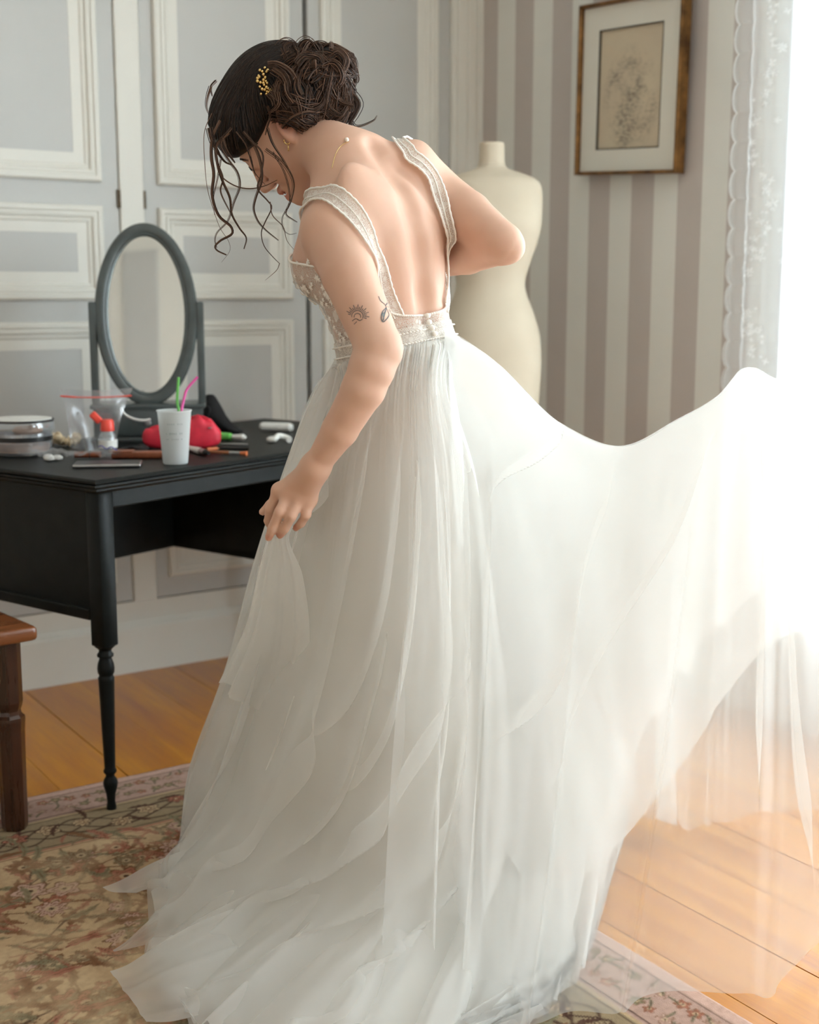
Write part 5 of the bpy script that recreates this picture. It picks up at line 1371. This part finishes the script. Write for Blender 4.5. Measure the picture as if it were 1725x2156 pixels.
# ------------------------------------------------------------------ lace bodice
def lace_mat(name, cover, scale=1.0, floral=0.6):
    m = NT(name); v = m.coord('Object')
    net = m.n('ShaderNodeTexVoronoi', feature='DISTANCE_TO_EDGE'); m.s(net, 'Vector', v); net.inputs['Scale'].default_value = 420 * scale
    thread = m.math('LESS_THAN', net.outputs['Distance'], 0.16)
    fl = m.n('ShaderNodeTexVoronoi'); m.s(fl, 'Vector', v); fl.inputs['Scale'].default_value = 70 * scale
    n = m.noise(v, 45 * scale, 3)
    blos = m.math('GREATER_THAN', m.math('SUBTRACT', m.math('MULTIPLY', n, 1.15), fl.outputs['Distance']), 0.62 - floral * 0.5)
    mask = m.math('MAXIMUM', blos, m.math('MULTIPLY', thread, cover))
    fac = m.math('MULTIPLY_ADD', mask, 0.90 - cover * 0.25, cover * 0.25)
    df = m.n('ShaderNodeBsdfDiffuse'); df.inputs[0].default_value = srgb(240, 236, 228)
    tl = m.n('ShaderNodeBsdfTranslucent'); tl.inputs[0].default_value = srgb(240, 236, 228)
    m.s(df, 'Normal', m.bump(mask, 0.6, 0.002))
    mx = m.n('ShaderNodeMixShader'); mx.inputs[0].default_value = 0.25; m.s(mx, 1, df); m.s(mx, 2, tl)
    tr = m.n('ShaderNodeBsdfTransparent'); o = m.n('ShaderNodeMixShader'); m.s(o, 0, fac); m.s(o, 1, tr); m.s(o, 2, mx)
    return m.done(o.outputs[0])
M_LACE = lace_mat('ivory_floral_lace', 0.75, 1.0, 0.55)
M_LACE_D = lace_mat('ivory_dense_lace', 1.0, 1.2, 0.75)
tor = torso_prims
H_OF = lambda py: np.interp(-np.asarray(py, float), [-850, -800, -750, -700, -640, -580, -515, -450, -395, -352, -318], TORSO.H)
def torso_ring(th, py, off=0.0035):
    """points round the torso: th in degrees (0 her right, 90 front, 180 her left, 270 back), py height of the slice"""
    v = TORSO.at(H_OF(py)); R, Fw = TORSO.axes(v[..., 5]); t = np.radians(th)
    dirv = np.cos(t)[..., None] * R * v[..., 3:4] + np.sin(t)[..., None] * Fw * v[..., 4:5]; L = np.linalg.norm(dirv, axis=-1, keepdims=True); dirv = dirv / L
    lo_ = L * 0.6; hi_ = L * 0 + 0.2
    for _ in range(18):
        mid = (lo_ + hi_) / 2; f = eval_prims(tor, v[..., :3] + dirv * mid); lo_ = np.where(f[..., None] < off, mid, lo_); hi_ = np.where(f[..., None] < off, hi_, mid)
    return v[..., :3] + dirv * (lo_ + hi_) / 2
TH = np.linspace(0, 360, 241)[:-1]
top = 22 + hermite([-30, -12, 10, 40, 62, 90, 118, 140, 170, 192, 208, 222, 240, 270, 300, 318, 330, 348], np.array([585, 535, 515, 492, 470, 545, 470, 492, 515, 535, 570, 620, 650, 663, 655, 640, 610, 560.]), np.where(TH > 347, TH - 360, TH))
bot = 740 + 5 * np.cos(np.radians(TH - 270))
nvb = 36
W_ = np.linspace(0, 1, nvb)
PY = top[:, None] * (1 - W_) + bot[:, None] * W_
Pb = torso_ring(np.repeat(TH[:, None], nvb, 1), PY)
bod = link_mesh('bodice', rdz_to_world(Pb.reshape(-1, 3)), grid_faces(len(TH), nvb, True), M_LACE, person, smooth=True, label='ivory floral lace bodice, open to the waist at the back')
# scalloped edging cord along the neckline, and a denser waist band
edge_pts = Pb[:, 0]; nrm = grad(tor, edge_pts)
sc_ = []
for i in range(0, len(TH)):
    p_ = edge_pts[i] + nrm[i] * .0015
    V, Fc = lathe([(.0003, -.002), (.0020, -.0014), (.0028, 0), (.0020, .0014), (.0003, .002)], 6); sc_.append((V + p_, Fc))
M_THREAD = simple('ivory_thread', srgb(242, 238, 230), 0.6)
V, Fc = join(*sc_); link_mesh('scalloped_edge', rdz_to_world(V), Fc, M_THREAD, bod, smooth=True)
PYw = (bot - 42)[:, None] * (1 - W_[:14] / W_[13]) + (bot + 4)[:, None] * (W_[:14] / W_[13])
Pw = torso_ring(np.repeat(TH[:, None], 14, 1), PYw, .0055)
wb = link_mesh('waist_band', rdz_to_world(Pw.reshape(-1, 3)), grid_faces(len(TH), 14, True), M_LACE_D, bod, smooth=True)
ros = []
for i in range(0, len(TH), 2):
    for row, j in ((0, 3), (1, 9)):
        p_ = Pw[(i + row) % len(TH), j] + grad(tor, Pw[(i + row) % len(TH), j][None])[0] * .001
        R_ = .0030 + .0008 * rh.random()
        V, Fc = lathe([(.0004, -.001), (R_, -.0006), (R_, .0008), (.0004, .0016)], 7); ros.append((V + p_, Fc))
V, Fc = join(*ros); link_mesh('beading', rdz_to_world(V), Fc, M_THREAD, bod, smooth=True)
rs = []
for k in range(150):                          # raised blossoms on the front
    th = rh.uniform(60, 215); t_ = hermite([60, 90, 118, 140, 170, 192, 215], np.array([480, 550, 480, 500, 525, 545, 590.]), np.array([th]))[0]; py = rh.uniform(t_, 712)
    p_ = torso_ring(np.array([th]), np.array([py]), .005)[0]; n_ = grad(tor, p_[None])[0]
    a_ = unit(np.cross(n_, A3(0, 0, 1))); b_ = np.cross(n_, a_); R_ = rh.uniform(.004, .008)
    tt = np.linspace(0, 2 * math.pi, 15)[:-1]; rr = R_ * (.7 + .3 * np.cos(5 * tt))
    ring_ = p_ + np.cos(tt)[:, None] * a_ * rr[:, None] + np.sin(tt)[:, None] * b_ * rr[:, None]
    rs.append((np.concatenate([ring_, (p_ + n_ * .0022)[None]]), [(i, (i + 1) % 14, 14) for i in range(14)]))
V, Fc = join(*rs); link_mesh('lace_blossoms', rdz_to_world(V), Fc, M_THREAD, bod, smooth=True)
# shoulder straps
def strap(pre, pl, back, w, label):
    P = settle(strap_prims, hit(pl, strap_prims), .004)
    P = np.concatenate([settle(strap_prims, np.array(pre), .004), P, back]) if len(back) else P
    P = spline(P, 90); P = settle(strap_prims, P, .004, 2); nrm = grad(strap_prims, P); t_ = np.gradient(P, axis=0); t_ /= np.linalg.norm(t_, axis=1)[:, None]
    s_ = np.cross(t_, nrm); s_ /= np.linalg.norm(s_, axis=1)[:, None]
    cols = np.linspace(-1, 1, 9); wob = 1 + 0.06 * np.abs(np.sin(np.arange(90) * 1.1))
    grid = np.stack([settle(strap_prims, P + s_ * (c_ * w * wob)[:, None], .004 + .0012 * abs(c_) ** 4) for c_ in cols], 1)
    st = link_mesh('strap', rdz_to_world(grid.reshape(-1, 3)), grid_faces(90, 9), M_LACE_D, bod, smooth=True, label=label)
    for c_ in (0, 4, 8):
        V, Fc = tube(grid[:, c_] + nrm * .0006, .0011 if c_ == 4 else .0014 + .0007 * np.abs(np.sin(np.arange(90) * 1.1)), 6)
        link_mesh('strap_cord', rdz_to_world(V), Fc, M_THREAD, bod, smooth=True)
strap_prims = torso_prims + [limbs[0], limbs[5], limbs[8]]
strap([rdz(640, 500, 2.29), rdz(640, 460, 2.25), rdz(650, 430, 2.20)], [(676, 414), (698, 413), (722, 428), (746, 454), (765, 488), (780, 526), (792, 566)], settle(torso_prims, hit([(803, 606), (816, 642), (830, 672)], torso_prims), .004), .0155, 'lace strap over the left shoulder')
strap([rdz(830, 380, 2.44), rdz(845, 345, 2.40)], [(866, 330), (886, 344), (908, 372), (924, 410), (934, 452), (940, 500)], settle(torso_prims, hit([(943, 548), (943, 600), (934, 648)], torso_prims), .004), .0105, 'lace strap over the right shoulder')
# covered buttons at the back
for k in range(4):
    p_ = torso_ring(np.array([271.]), np.array([688. + 13 * k]), .010)[0]
    V, Fc = lathe([(.0005, -.0045), (.0040, -.0032), (.0054, 0), (.0040, .0032), (.0005, .0045)], 12)
    link_mesh('button', rdz_to_world(V + p_), Fc, M_THREAD, bod, smooth=True)

# ------------------------------------------------------------------ the gown's skirts
def tulle_mat(name, see, col, trans=0.5, weave=True):
    m = NT(name)
    df = m.n('ShaderNodeBsdfDiffuse'); df.inputs[0].default_value = col
    tl = m.n('ShaderNodeBsdfTranslucent'); tl.inputs[0].default_value = col
    n = m.noise(m.coord('Object'), 9.0, 0)
    mx = m.n('ShaderNodeMixShader'); mx.inputs[0].default_value = trans; m.s(mx, 1, df); m.s(mx, 2, tl)
    tr = m.n('ShaderNodeBsdfTransparent')
    o = m.n('ShaderNodeMixShader'); m.s(o, 0, m.math('MULTIPLY_ADD', n, 0.10, see - 0.05)); m.s(o, 1, mx.outputs[0]); m.s(o, 2, tr)
    return m.done(o.outputs[0])
WHITE = srgb(250, 249, 246)
M_TULLE = tulle_mat('ivory_tulle', 0.66, WHITE, 0.60)
M_TULLE2 = tulle_mat('ivory_tulle_double', 0.42, WHITE, 0.56)
M_LINING = tulle_mat('ivory_satin_lining', 0.10, srgb(244, 240, 232), 0.42)

def bicubic(CP, nu, nv, wrap=False, tu=None):
    CP = np.asarray(CP, float); a, b = CP.shape[:2]
    rows = np.array([spline(r_, nv) for r_ in CP])                         # a, nv, 3
    if wrap:
        ext = np.concatenate([rows[-3:], rows, rows[:3]]); t = np.arange(-3, a + 3, dtype=float); u = np.linspace(0, a, nu, endpoint=False)
    else:
        ext = rows; t = np.arange(a, dtype=float) if tu is None else np.asarray(tu, float); u = np.linspace(t[0], t[-1], nu)
    return hermite(t, ext.reshape(len(ext), -1), u).reshape(nu, nv, 3)
def fbm1(x, seed, octs=3):
    r = np.random.default_rng(seed); out = np.zeros_like(x)
    for o in range(octs):
        g = r.normal(0, 1, 512); y = x * (2 ** o); i = np.floor(y).astype(int); f = y - i; f = f * f * (3 - 2 * f)
        out += (g[i % 512] * (1 - f) + g[(i + 1) % 512] * f) / 2 ** o
    return out
def pleat(T, n, a, b, seed, wrap=False, irr=1.0, slant=0.0):
    """fold a smooth sheet T (nu,nv,3) along v-lines: a = how far folds lap over, b = their depth (functions of v 0..1)"""
    nu, nv = T.shape[:2]
    U = np.linspace(0, 1, nu, endpoint=not wrap); Vv = np.linspace(0, 1, nv)
    UU, VV = np.meshgrid(U, Vv, indexing='ij')
    us = UU + slant * VV
    ph = 2 * math.pi * (n * us + irr * fbm1(us * n * 0.45, seed, 2) * 0.5)
    amp = np.clip(0.75 + 0.55 * fbm1(us * n * 0.8, seed + 1, 2), 0.08, 1.9)
    if wrap:
        k = np.clip(np.minimum(UU, 1 - UU) / 0.03, 0, 1); amp = amp * k
    av, bv = a(VV) * amp, b(VV) * amp
    u2 = UU + av / (2 * math.pi * n) * np.sin(ph)
    P = np.empty_like(T)
    idx = u2 * (nu if wrap else nu - 1)
    for j in range(nv):
        x = idx[:, j] % nu if wrap else np.clip(idx[:, j], 0, nu - 1)
        i0 = np.floor(x).astype(int); f = (x - i0)[:, None]
        i1 = (i0 + 1) % nu if wrap else np.minimum(i0 + 1, nu - 1)
        P[:, j] = T[i0 % nu, j] * (1 - f) + T[i1, j] * f
    du = np.roll(T, -1, 0) - np.roll(T, 1, 0)
    if not wrap: du[0] = T[1] - T[0]; du[-1] = T[-1] - T[-2]
    dv = np.gradient(T, axis=1)
    nrm = np.cross(du, dv); nrm /= np.linalg.norm(nrm, axis=-1, keepdims=True) + 1e-9
    for _ in range(6): nrm = (np.roll(nrm, 1, 0) + nrm + np.roll(nrm, -1, 0)) if wrap else np.concatenate([nrm[:1], (nrm[:-2] + nrm[1:-1] + nrm[2:]), nrm[-1:]]); nrm /= np.linalg.norm(nrm, axis=-1, keepdims=True) + 1e-9
    return P + nrm * (bv * (np.cos(ph) + 0.35 * np.cos(2.3 * ph + seed)))[..., None], UU, VV
def cloth(name, P, mat, parent, wrap=False, label=None, floor_z=0.017):
    P = P.copy(); P[..., 2] = np.where(P[..., 2] < floor_z + 0.03, floor_z + 0.03 * np.exp(np.minimum((P[..., 2] - floor_z - 0.03), 0) / 0.03), P[..., 2])
    return link_mesh(name, rdz_to_world(P.reshape(-1, 3)), grid_faces(P.shape[0], P.shape[1], wrap), mat, parent, smooth=True, label=label)
def R_(*pts): return [rdz(*p_) for p_ in pts]
def floor_rdz(px, py, z=0.014): return world_to_rdz(on_z(px, py, z))
WAISTY = 738.0
def wp(th): return torso_ring(np.array([float(th)]), np.array([WAISTY]), .006)[0]
ribs = [
 (100, [(690, 800, 2.30), (640, 960, 2.38), (590, 1150, 2.45), (530, 1400, 2.52), (450, 1620, 2.58)], (428, 1775)),
 (140, [(705, 800, 2.22), (650, 960, 2.26), (600, 1150, 2.30), (540, 1400, 2.38), (455, 1660, 2.46)], (400, 1815)),
 (175, [(730, 800, 2.13), (690, 980, 2.14), (640, 1200, 2.15), (570, 1450, 2.19), (460, 1730, 2.32)], (330, 1870)),
 (200, [(760, 820, 2.105), (730, 1000, 2.105), (690, 1250, 2.10), (635, 1500, 2.10), (520, 1760, 2.17)], (340, 1960)),
 (225, [(800, 820, 2.095), (785, 1000, 2.08), (760, 1300, 2.04), (705, 1560, 2.03), (590, 1800, 2.08)], (330, 2040)),
 (245, [(850, 820, 2.085), (850, 1000, 2.05), (838, 1300, 1.99), (795, 1600, 1.97), (690, 1860, 1.99)], (400, 2150)),
 (262, [(890, 820, 2.08), (900, 1000, 2.045), (903, 1300, 1.99), (880, 1600, 1.95), (800, 1880, 1.94)], (540, 2230)),
 (275, [(915, 820, 2.085), (940, 1000, 2.06), (960, 1300, 2.02), (958, 1600, 1.98), (905, 1890, 1.95)], (740, 2270)),
 (290, [(935, 820, 2.12), (980, 1000, 2.11), (1020, 1300, 2.09), (1045, 1600, 2.05), (1040, 1880, 2.00)], (960, 2230)),
 (305, [(950, 810, 2.16), (1020, 1000, 2.17), (1080, 1300, 2.16), (1130, 1600, 2.13), (1160, 1850, 2.09)], (1130, 2130)),
 (325, [(962, 800, 2.22), (1050, 1000, 2.25), (1130, 1300, 2.27), (1205, 1600, 2.26), (1250, 1780, 2.23)], (1226, 2040)),
 (350, [(966, 800, 2.29), (1060, 980, 2.34), (1170, 1280, 2.40), (1258, 1550, 2.43), (1308, 1660, 2.43)], (1283, 1832)),
 (20, [(955, 790, 2.34), (1040, 980, 2.45), (1120, 1280, 2.55), (1190, 1500, 2.65), (1240, 1600, 2.69)], (1230, 1700)),
 (60, [(850, 800, 2.36), (850, 960, 2.48), (850, 1200, 2.62), (850, 1400, 2.72), (850, 1560, 2.80)], (850, 1685))]
CP = [[wp(th)] + R_(*pts) + [floor_rdz(*fl)] for th, pts, fl in ribs]
T_main = bicubic(CP, 960, 130, wrap=True)
ss = lambda x, a, b: np.clip((x - a) / (b - a), 0, 1) ** 2 * (3 - 2 * np.clip((x - a) / (b - a), 0, 1))
cen = T_main.mean(0, keepdims=True)
def gathers(P, UU, VV, n, seed, amp=0.0035):            # fine puckers just under the waist seam
    out = P - cen; out[..., 2] = 0; out /= np.linalg.norm(out, axis=-1, keepdims=True) + 1e-9
    w = np.exp(-VV / 0.09) * ss(VV, 0, 0.02)
    return P + out * (amp * w * (1 + np.sin(2 * math.pi * n * UU + 7 * fbm1(UU * 30, seed))))[..., None]
def sfold(P, T, lines):
    """lap the sheet over itself along given lines (picture points on the sheet): three layers deep there"""
    nu, nv = T.shape[:2]; I = np.arange(nu, dtype=float)
    px_, py_ = project(rdz_to_world(T)); shift = np.zeros((nu, nv)); lift = np.zeros((nu, nv))
    for pts, w0, w1 in lines:
        ys_l = np.array([p_[1] for p_ in pts], float); xs_l = np.array([p_[0] for p_ in pts], float)
        yd = np.linspace(ys_l[0], ys_l[-1], 200); xd = hermite(ys_l, xs_l, yd)
        for j in range(nv):
            g = px_[:, j] - np.interp(py_[:, j], yd, xd)
            k = np.where((g[:-1] < 0) & (g[1:] >= 0))[0]
            if not len(k): continue
            k = k[0]; u0 = k + g[k] / (g[k] - g[k + 1]); y0 = np.interp(u0, I, py_[:, j]); f = (y0 - ys_l[0]) / (ys_l[-1] - ys_l[0])
            wt = np.clip((f + 0.02) / 0.22, 0, 1) * np.clip((1.02 - f) / 0.28, 0, 1); wt = wt * wt * (3 - 2 * wt)
            if wt <= 0: continue
            W = (w0 + (w1 - w0) * np.clip(f, 0, 1)) / (abs(px_[min(k + 1, nu - 1), j] - px_[k, j]) + 1e-6)
            x = (I - u0) / W; e = np.exp(-x * x)
            shift[:, j] -= 2.3 * wt * W * x * e; lift[:, j] += wt * (0.010 * e - 0.012 * x * e)
    out = np.empty_like(P)
    for j in range(nv):
        x = np.clip(I + shift[:, j], 0, nu - 1); i0 = np.floor(x).astype(int); i1 = np.minimum(i0 + 1, nu - 1); f = (x - i0)[:, None]
        out[:, j] = P[i0, j] * (1 - f) + P[i1, j] * f
    out[..., 1] -= lift
    return out
# lining: broad soft folds
P1, UU, VV = pleat(T_main, 15, lambda v: 0.2 + 0.2 * v, lambda v: 0.002 + 0.009 * v ** 1.2, 11, wrap=True)
P1 = cen + (P1 - cen) * (1 - 0.05 * ss(VV, 0, 0.2))[..., None]
P1 = gathers(P1, UU, VV, 44, 61)
skirt = cloth('skirt', P1, M_LINING, person, True, 'full white skirt lining falling to the floor')
VEIL_FOLDS = [[([(772, 880), (745, 1050), (705, 1280), (650, 1500), (545, 1740)], 12, 26), ([(880, 880), (880, 1150), (850, 1400), (760, 1650), (600, 1850)], 12, 30), ([(830, 1250), (790, 1450), (690, 1700), (500, 1900)], 12, 26)],
              [([(800, 850), (770, 1050), (732, 1250), (680, 1480), (585, 1720)], 12, 28), ([(850, 870), (836, 1100), (806, 1300), (733, 1500), (520, 1775)], 10, 34), ([(900, 860), (925, 1150), (905, 1518), (795, 1703), (709, 1832), (549, 1903)], 9, 32), ([(965, 1250), (985, 1480), (945, 1680), (860, 1820), (720, 1960)], 14, 30), ([(1010, 1320), (900, 1560), (760, 1760), (560, 1900), (330, 1990)], 14, 36), ([(1040, 1520), (960, 1700), (800, 1880), (540, 2040)], 14, 36), ([(700, 1480), (610, 1690), (470, 1830), (300, 1890)], 12, 28), ([(1090, 1660), (1000, 1840), (850, 1990), (640, 2130)], 14, 34)]]
# tulle over the lining: two veils with their own folds
for k, (n_, seed, off, mat) in enumerate(((9, 5, 0.010, M_TULLE2), (6, 8, 0.018, M_TULLE))):
    P2, UU, VV = pleat(T_main, n_, lambda v: (0.3 + 0.85 * ss(v, .10, .6)) * (1 - 0.85 * ss(v, .68, .95)), lambda v: 0.002 + 0.013 * ss(v, 0, .7) * (1 - 0.4 * ss(v, .8, 1)), seed, wrap=True, slant=0.03 * (k + 1), irr=1.6)
    out = P2 - cen; out[..., 2] = 0; out /= np.linalg.norm(out, axis=-1, keepdims=True) + 1e-9
    P2 = P2 + out * (off * ss(VV, 0.0, 0.25))[..., None]
    P2 = sfold(P2, T_main, VEIL_FOLDS[k])
    P2 = gathers(P2, UU, VV, 30 + 7 * k, 71 + k, 0.005)
    ruff = ss(VV, .70, 1.0) * (0.5 + 0.5 * np.sin(2 * math.pi * (6 + 3 * k) * UU + 6 * fbm1(UU * 7, 40 + k))) * 0.035
    P2[..., 2] += ruff * np.where((UU > .1) & (UU < .75), 1, .3)
    cloth('tulle_veil', P2, mat, skirt, True)
# front panel gathered up in the hand
CPh = [[wp(118)] + R_((655, 870, 2.24), (608, 980, 2.18), (574, 1088, 2.085), (549, 1190, 2.13), (527, 1310, 2.22), (474, 1428, 2.32)),
       [wp(140)] + R_((672, 870, 2.19), (630, 985, 2.14), (586, 1102, 2.080), (568, 1200, 2.11), (545, 1330, 2.18), (492, 1468, 2.28)),
       [wp(160)] + R_((692, 880, 2.14), (655, 1000, 2.11), (598, 1114, 2.078), (600, 1200, 2.09), (596, 1350, 2.12), (560, 1500, 2.20)),
       [wp(185)] + R_((728, 900, 2.12), (690, 1050, 2.10), (610, 1124, 2.078), (637, 1210, 2.08), (652, 1330, 2.085), (640, 1480, 2.12))]
Th = bicubic(CPh, 200, 120)
Ph, UU, VV = pleat(Th, 4, lambda v: 0.4 + 0.8 * np.abs(v - .5), lambda v: 0.002 + 0.008 * np.abs(v - 0.5) * 2, 23)
cloth('lifted_panel', Ph, M_TULLE2, skirt)
# overskirt flung out to the side: a tent of tulle over its lining
top_px = [(938, 694, 2.16), (1050, 766, 2.22), (1180, 890, 2.27), (1310, 940, 2.30), (1430, 883, 2.32), (1512, 836, 2.33), (1578, 774, 2.33), (1645, 800, 2.33), (1725, 788, 2.33), (1850, 782, 2.33), (1990, 810, 2.33)]
near = [(930, 2120), (990, 2170), (1060, 2180), (1140, 2170), (1240, 2152), (1340, 2132), (1560, 2106), (1640, 2096), (1722, 2010), (1850, 1930), (1990, 1900)]
far = [(1150, 1700), (1230, 1722), (1300, 1742), (1345, 1748), (1400, 1718), (1460, 1724), (1523, 1736), (1600, 1713), (1665, 1716), (1800, 1700), (1990, 1700)]
def tent(tops, low, bulge, nmid=3):
    CP = []
    for a, b in zip(tops, low):
        row = [a]
        for k in range(1, nmid + 1):
            f = k / (nmid + 1); p_ = a * (1 - f) + b * f
            row.append(p_ + A3(0, bulge * math.sin(f * math.pi), 0.03 * math.sin(f * math.pi)))
        CP.append(row + [b])
    return CP
tops = [rdz(*p_) for p_ in top_px]
n_low = [floor_rdz(*p_) for p_ in near]; f_low = [floor_rdz(*p_, 0.03) for p_ in far]
# the near sheet is gathered into the back of the waist
n_tops = [wp(262) + A3(0, -.01, 0), wp(285) + A3(0, -.01, 0)] + tops
n_hem = [floor_rdz(820, 2190), floor_rdz(880, 2150)] + n_low
def chord(A_, B_): return np.concatenate([[0], np.cumsum([0.5 * np.linalg.norm(A_[i + 1] - A_[i]) + 0.5 * np.linalg.norm(B_[i + 1] - B_[i]) + 0.01 for i in range(len(A_) - 1)])])
Tn = bicubic(tent(n_tops, n_hem, -0.05), 1100, 130, tu=chord(n_tops, n_hem))
Tf = bicubic(tent(tops, f_low, 0.05), 520, 120)
h2 = [(903, 775, 2.09), (925, 850, 2.08), (962, 1150, 2.06), (1010, 1600, 2.03), (1075, 1820, 2.02), (1180, 1880, 2.06), (1290, 1790, 2.10), (1400, 1640, 2.15), (1500, 1500, 2.19), (1590, 1400, 2.22), (1680, 1330, 2.24), (1850, 1280, 2.25), (1990, 1280, 2.25)]
h2r = [rdz(*p_) for p_ in h2]
Tn2 = bicubic(tent([p_ + A3(0, .012, 0) for p_ in n_tops[2:]], h2r[2:], -0.02), 460, 110, tu=chord(n_tops[2:], h2r[2:]))
FOLDS = [([(1205, 895), (1140, 945), (1075, 1000), (1010, 1060)], 30, 18), ([(1308, 942), (1272, 1080), (1205, 1270), (1140, 1430), (1060, 1560), (990, 1650)], 24, 28), ([(1525, 870), (1430, 1070), (1310, 1300), (1200, 1540), (1115, 1695)], 32, 18),
         ([(1588, 790), (1596, 1000), (1576, 1300), (1566, 1550), (1572, 1760)], 24, 20), ([(1604, 790), (1640, 1000), (1680, 1300), (1705, 1640), (1722, 1960)], 18, 16)]
flung = None
for k, (T_, n_, seed, mat, av, bv) in enumerate(((Tn, 6, 31, M_TULLE, 0.7, 0.018), (Tn2, 5, 37, M_TULLE2, 0.8, 0.016), (Tf, 8, 41, M_TULLE, 1.2, 0.035))):
    Pt, UU, VV = pleat(T_, n_, lambda v: av * ss(v, 0.0, 0.3), lambda v: bv * ss(v, 0.02, 0.7), seed, irr=1.8)
    if k == 0: Pt = sfold(Pt, T_, FOLDS)
    cloth('flung_tulle', Pt, mat, skirt)
l_px = [(1285, 1832, 2.46), (1298, 1770, 2.45), (1312, 1655, 2.43), (1345, 1570, 2.42), (1400, 1480, 2.41), (1452, 1390, 2.41), (1530, 1310, 2.40), (1620, 1240, 2.40), (1730, 1180, 2.40), (1850, 1150, 2.40), (1990, 1150, 2.40)]
Tl = bicubic(tent([p_ + A3(0, .012, -.002) for p_ in tops], [rdz(*p_) for p_ in l_px], 0.03), 420, 110)
Pl, UU, VV = pleat(Tl, 7, lambda v: 0.9 * ss(v, 0, .3), lambda v: 0.024 * ss(v, 0.02, .8), 53)
cloth('flung_lining', Pl, M_TULLE2, skirt)
# train: separate ruffles spread over the rug
def fz(rows): return [[world_to_rdz(on_z(x, y, z)) for x, y, z in r_] for r_ in rows]
def ruffle(rows, mat, seed, n_=3, b_=0.012):
    rows = [[(x, y, z * (0.35, 0.8, 1, 1)[i]) for x, y, z in r_] for i, r_ in enumerate(rows)]
    T_ = bicubic([list(c_) for c_ in zip(*fz(rows))], 110, 90)
    Pt, UU, VV = pleat(T_, n_, lambda v: 0.35 + 0 * v, lambda v: 0.6 * b_ * (1 - 0.5 * v), seed)
    cloth('train_ruffle', Pt, mat, skirt)
ruffle([[(560, 1680, .26), (545, 1750, .20), (530, 1840, .10)], [(435, 1768, .13), (420, 1810, .09), (415, 1872, .03)], [(310, 1822, .06), (300, 1850, .045), (310, 1886, .016)], [(216, 1880, .016), (238, 1890, .016), (292, 1892, .016)]], M_TULLE2, 3, 2, .006)
ruffle([[(600, 1750, .24), (580, 1830, .17), (560, 1900, .10)], [(470, 1850, .13), (445, 1900, .09), (430, 1945, .03)], [(330, 1925, .07), (312, 1962, .045), (340, 1992, .016)], [(238, 2012, .018), (246, 2016, .016), (300, 2004, .016)]], M_TULLE, 4, 2, .008)
ruffle([[(680, 1830, .26), (650, 1950, .18), (640, 2080, .08)], [(520, 1900, .17), (490, 2000, .12), (500, 2120, .05)], [(390, 1955, .10), (350, 2050, .07), (370, 2160, .03)], [(232, 2056, .018), (262, 2098, .018), (312, 2170, .016)]], M_TULLE2, 6, 2, .008)
ruffle([[(1000, 1740, .36), (960, 1850, .25), (940, 1980, .14)], [(870, 1840, .24), (810, 1930, .17), (790, 2050, .08)], [(715, 1925, .17), (665, 2010, .11), (660, 2100, .05)], [(556, 2062, .06), (538, 2100, .03), (566, 2136, .018)]], M_TULLE2, 7, 3, .014)
ruffle([[(1100, 1690, .42), (1108, 1700, .41), (1118, 1705, .40), (1128, 1695, .40)], [(1030, 1830, .25), (1085, 1850, .24), (1150, 1845, .24), (1200, 1815, .27)], [(960, 2000, .10), (1060, 2030, .09), (1150, 2000, .10), (1205, 1940, .12)], [(900, 2170, .016), (1050, 2180, .016), (1150, 2110, .016), (1226, 2042, .016)]], M_TULLE2, 9, 4, .014)
ruffle([[(760, 1980, .15), (740, 2060, .10), (740, 2150, .05)], [(640, 2060, .10), (600, 2130, .06), (620, 2190, .03)], [(470, 2120, .05), (440, 2170, .03), (470, 2230, .016)], [(395, 2130, .018), (400, 2180, .016), (430, 2240, .016)]], M_TULLE2, 12, 2, .010)
